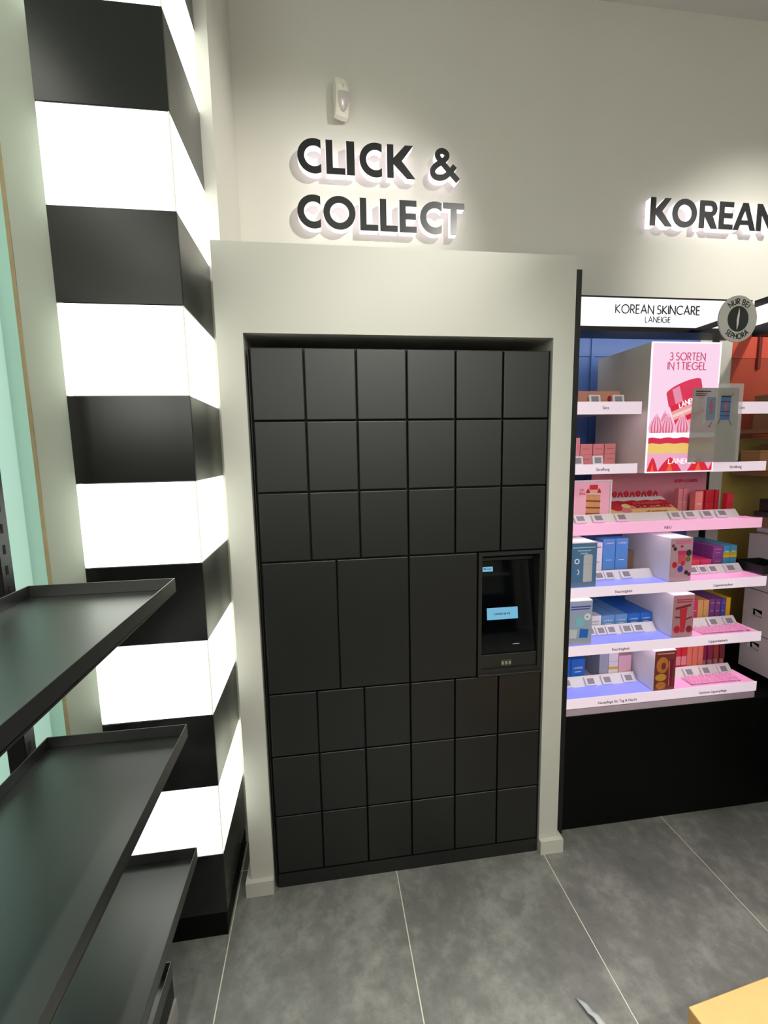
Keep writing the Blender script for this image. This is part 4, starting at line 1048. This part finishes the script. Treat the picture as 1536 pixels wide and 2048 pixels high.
# drawer fronts facing the shop with cut-out grips
m_drawer = mat('drawer_grey', (204, 200, 196), .45, noise=.02)
for i, (z0, z1) in enumerate(((.565, .745), (.748, .955), (.958, 1.215))):
    for j in range(4):
        ya, yb = .294-.34*(j+1), .294-.34*j
        if i == 2: holes = []
        else:
            zc = z1-.125 if i else z1-.075
            holes = [rectpts(yb-.095, yb-.038, zc, zc+.035)]
        v, f = loops_geo([rectpts(ya+.001, yb-.001, z0+.001, z1-.001)]+holes, RXF, RXF+.016)
        vs = [(y-RXF, x-(ya+yb)/2, z-z0) for x, y, z in v]
        dr = link('drawer_front', mesh('drawer', vs, f), m_drawer, ru, (RXF, (ya+yb)/2, z0))
        for h_ in holes:
            pp = [(h_[0][0]+.004, h_[0][1]-.004), (h_[1][0]-.006, h_[0][1]-.002), (h_[1][0]-.002, h_[0][1]+.020), (h_[0][0]+.03, h_[0][1]+.012)]
            v2, f2 = loops_geo([pp], .022, .024)
            link('paper_insert', mesh('paper', [(y, x-(ya+yb)/2, z-z0) for x, y, z in v2], f2), m_white, dr, (RXF, (ya+yb)/2, z0))
    box('drawer_carcass', RXF+.03, RXF+.5, -1.06, .28, z0, z1, m_base, ru) if i < 2 else box('drawer_carcass', RXF+.018, RXF+.5, -1.06, .28, z0, z1, m_drawer, ru)
box('header_bar', 2.165, 2.19, -1.4, .238, 2.205, 2.232, m_dark, ru)
box('header_light_box', 2.17, 2.40, -1.4, .238, 2.128, 2.2045, m_header, ru)
box('header_bar', 2.165, 2.42, -1.4, .238, 2.085, 2.1275, m_dark, ru)
box('header_bracket', 2.42, 2.46, -1.35, .45, 2.20, 2.23, m_dark, ru)
box('header_post', 2.90, 2.95, -1.4, -1.3, .56, 2.3, m_dark, ru)
c_kraft = [pm('kraft_a', (186, 134, 88)), pm('kraft_b', (150, 106, 70)), pm('kraft_c', (176, 148, 108))]
def kraft(x0, x1, y0, y1, z0, z1, mi, label):
    t = thing('gift_carton', ((x0+x1)/2, (y0+y1)/2, z0), label, 'gift box', 'tan boxes in the corner unit')
    box('carton', x0, x1, y0, y1, z0, z1-.012, c_kraft[mi], t, bevel=.001)
    box('lid', x0-.001, x1+.001, y0-.001, y1+.001, z1-.0118, z1, c_kraft[mi], t, bevel=.001)
kraft(2.36, 2.46, .33, .43, 1.502, 1.60, 0, 'orange-brown gift box on the corner shelf behind the card sleeve')
kraft(2.465, 2.56, .30, .43, 1.502, 1.63, 1, 'taller brown gift box on the corner shelf at the right edge')
kraft(2.40, 2.52, .30, .42, 1.702, 1.86, 1, 'brown gift box on the top corner shelf in front of the coral panel')
kraft(2.35, 2.44, .17, .29, 1.2405, 1.315, 2, 'tan gift box lying beside the end of the NEU shelf')
kraft(2.445, 2.56, .16, .29, 1.2405, 1.43, 2, 'tall tan gift box behind the NEU shelf end at the right edge')
# black trays reaching over the end of the shelves
t = thing('tester_stand', (2.2, .1, 1.32), 'black tester stand at the right end of the NEU shelf', 'tester stand')
box('foot', 2.1645, 2.34, .02, .16, 1.320, 1.342, m_dark, t, bevel=.002)
box('back', 2.178, 2.33, .05, .15, 1.3425, 1.395, m_dark, t, bevel=.002)
box('arm', 2.2, 2.3005, .08, .1, 1.25, 1.3195, m_dark, t)
t = thing('tester_stand', (2.2, .1, 1.076), 'low black tester tray at the right end of the Lippenmasken shelf', 'tester stand')
v, f = merge([loops_geo([rectpts(-.08, .08, 0, .004)], -.075, .075)])
tb = multibox([(-.075, .06, -.07, .07, 0, .004), (-.075, -.069, -.07, .07, .004, .036), (.054, .06, -.07, .07, .004, .036), (-.069, .054, -.07, -.064, .004, .036), (-.069, .054, .064, .07, .004, .036)])
link('tray', tb, m_dark, t, (2.235, .16, 1.0755))

# ================================================================== FLOOR BITS
m_card = mat('cardboard', (226, 178, 116), .7, noise=.05, nscale=14, bump=.1)
cb = thing('cardboard_box', (1.38, -.877, 0), 'tan cardboard box on the floor at the lower right', 'cardboard box')
cb.rotation_euler = (0, 0, math.radians(6))
def cbx(name, a, b, c, d, e, f_, m):
    o = link(name, box_mesh(b-a, d-c, f_-e, .002), m); o.parent = cb; o.location = ((a+b)/2, (c+d)/2, e)
hx, hy = .23, .17
cbx('side_panel', -hx, -hx+.005, -hy, hy, 0, .2945, m_card); cbx('side_panel', hx-.005, hx, -hy, hy, 0, .2945, m_card)
cbx('side_panel', -hx+.005, hx-.005, hy-.005, hy, 0, .2945, m_card); cbx('side_panel', -hx+.005, hx-.005, -hy, -hy+.005, 0, .2945, m_card)
cbx('lid_flap', -hx, hx, .001, hy, .295, .300, m_card); cbx('lid_flap', -hx, hx, -hy, -.001, .295, .300, m_card)
cbx('bottom', -hx+.005, hx-.005, -hy+.005, hy-.005, 0, .005, m_card)
# torn strip of clear film on the floor
pts = [(1.006, -.484, .004), (1.012, -.498, .010), (1.019, -.512, .014), (1.027, -.526, .010), (1.034, -.540, .016), (1.043, -.555, .008), (1.055, -.566, .004)]
wd = [.0015, .004, .007, .010, .011, .009, .004]
vs = []; fs = []
for i, (x, y, z) in enumerate(pts):
    tw = .5*math.sin(i*1.3)
    vs += [(x-wd[i]*math.cos(tw)-1.03, y-.3*wd[i]+.525, max(.001, z-wd[i]*math.sin(tw)*.6)), (x+wd[i]*math.cos(tw)-1.03, y+.3*wd[i]+.525, max(.001, z+wd[i]*math.sin(tw)*.6))]
for i in range(len(pts)-1): fs.append((2*i, 2*i+1, 2*i+3, 2*i+2))
tp = link('film_scrap', mesh('film', vs, fs, True), mat('clear_film', (206, 210, 214), .12, alpha=.6, noise=.05), None, (1.03, -.525, 0))
sm = tp.modifiers.new('thickness', 'SOLIDIFY'); sm.thickness = .0006
tag(tp, 'crumpled strip of clear plastic film lying on the floor tiles', 'plastic film')
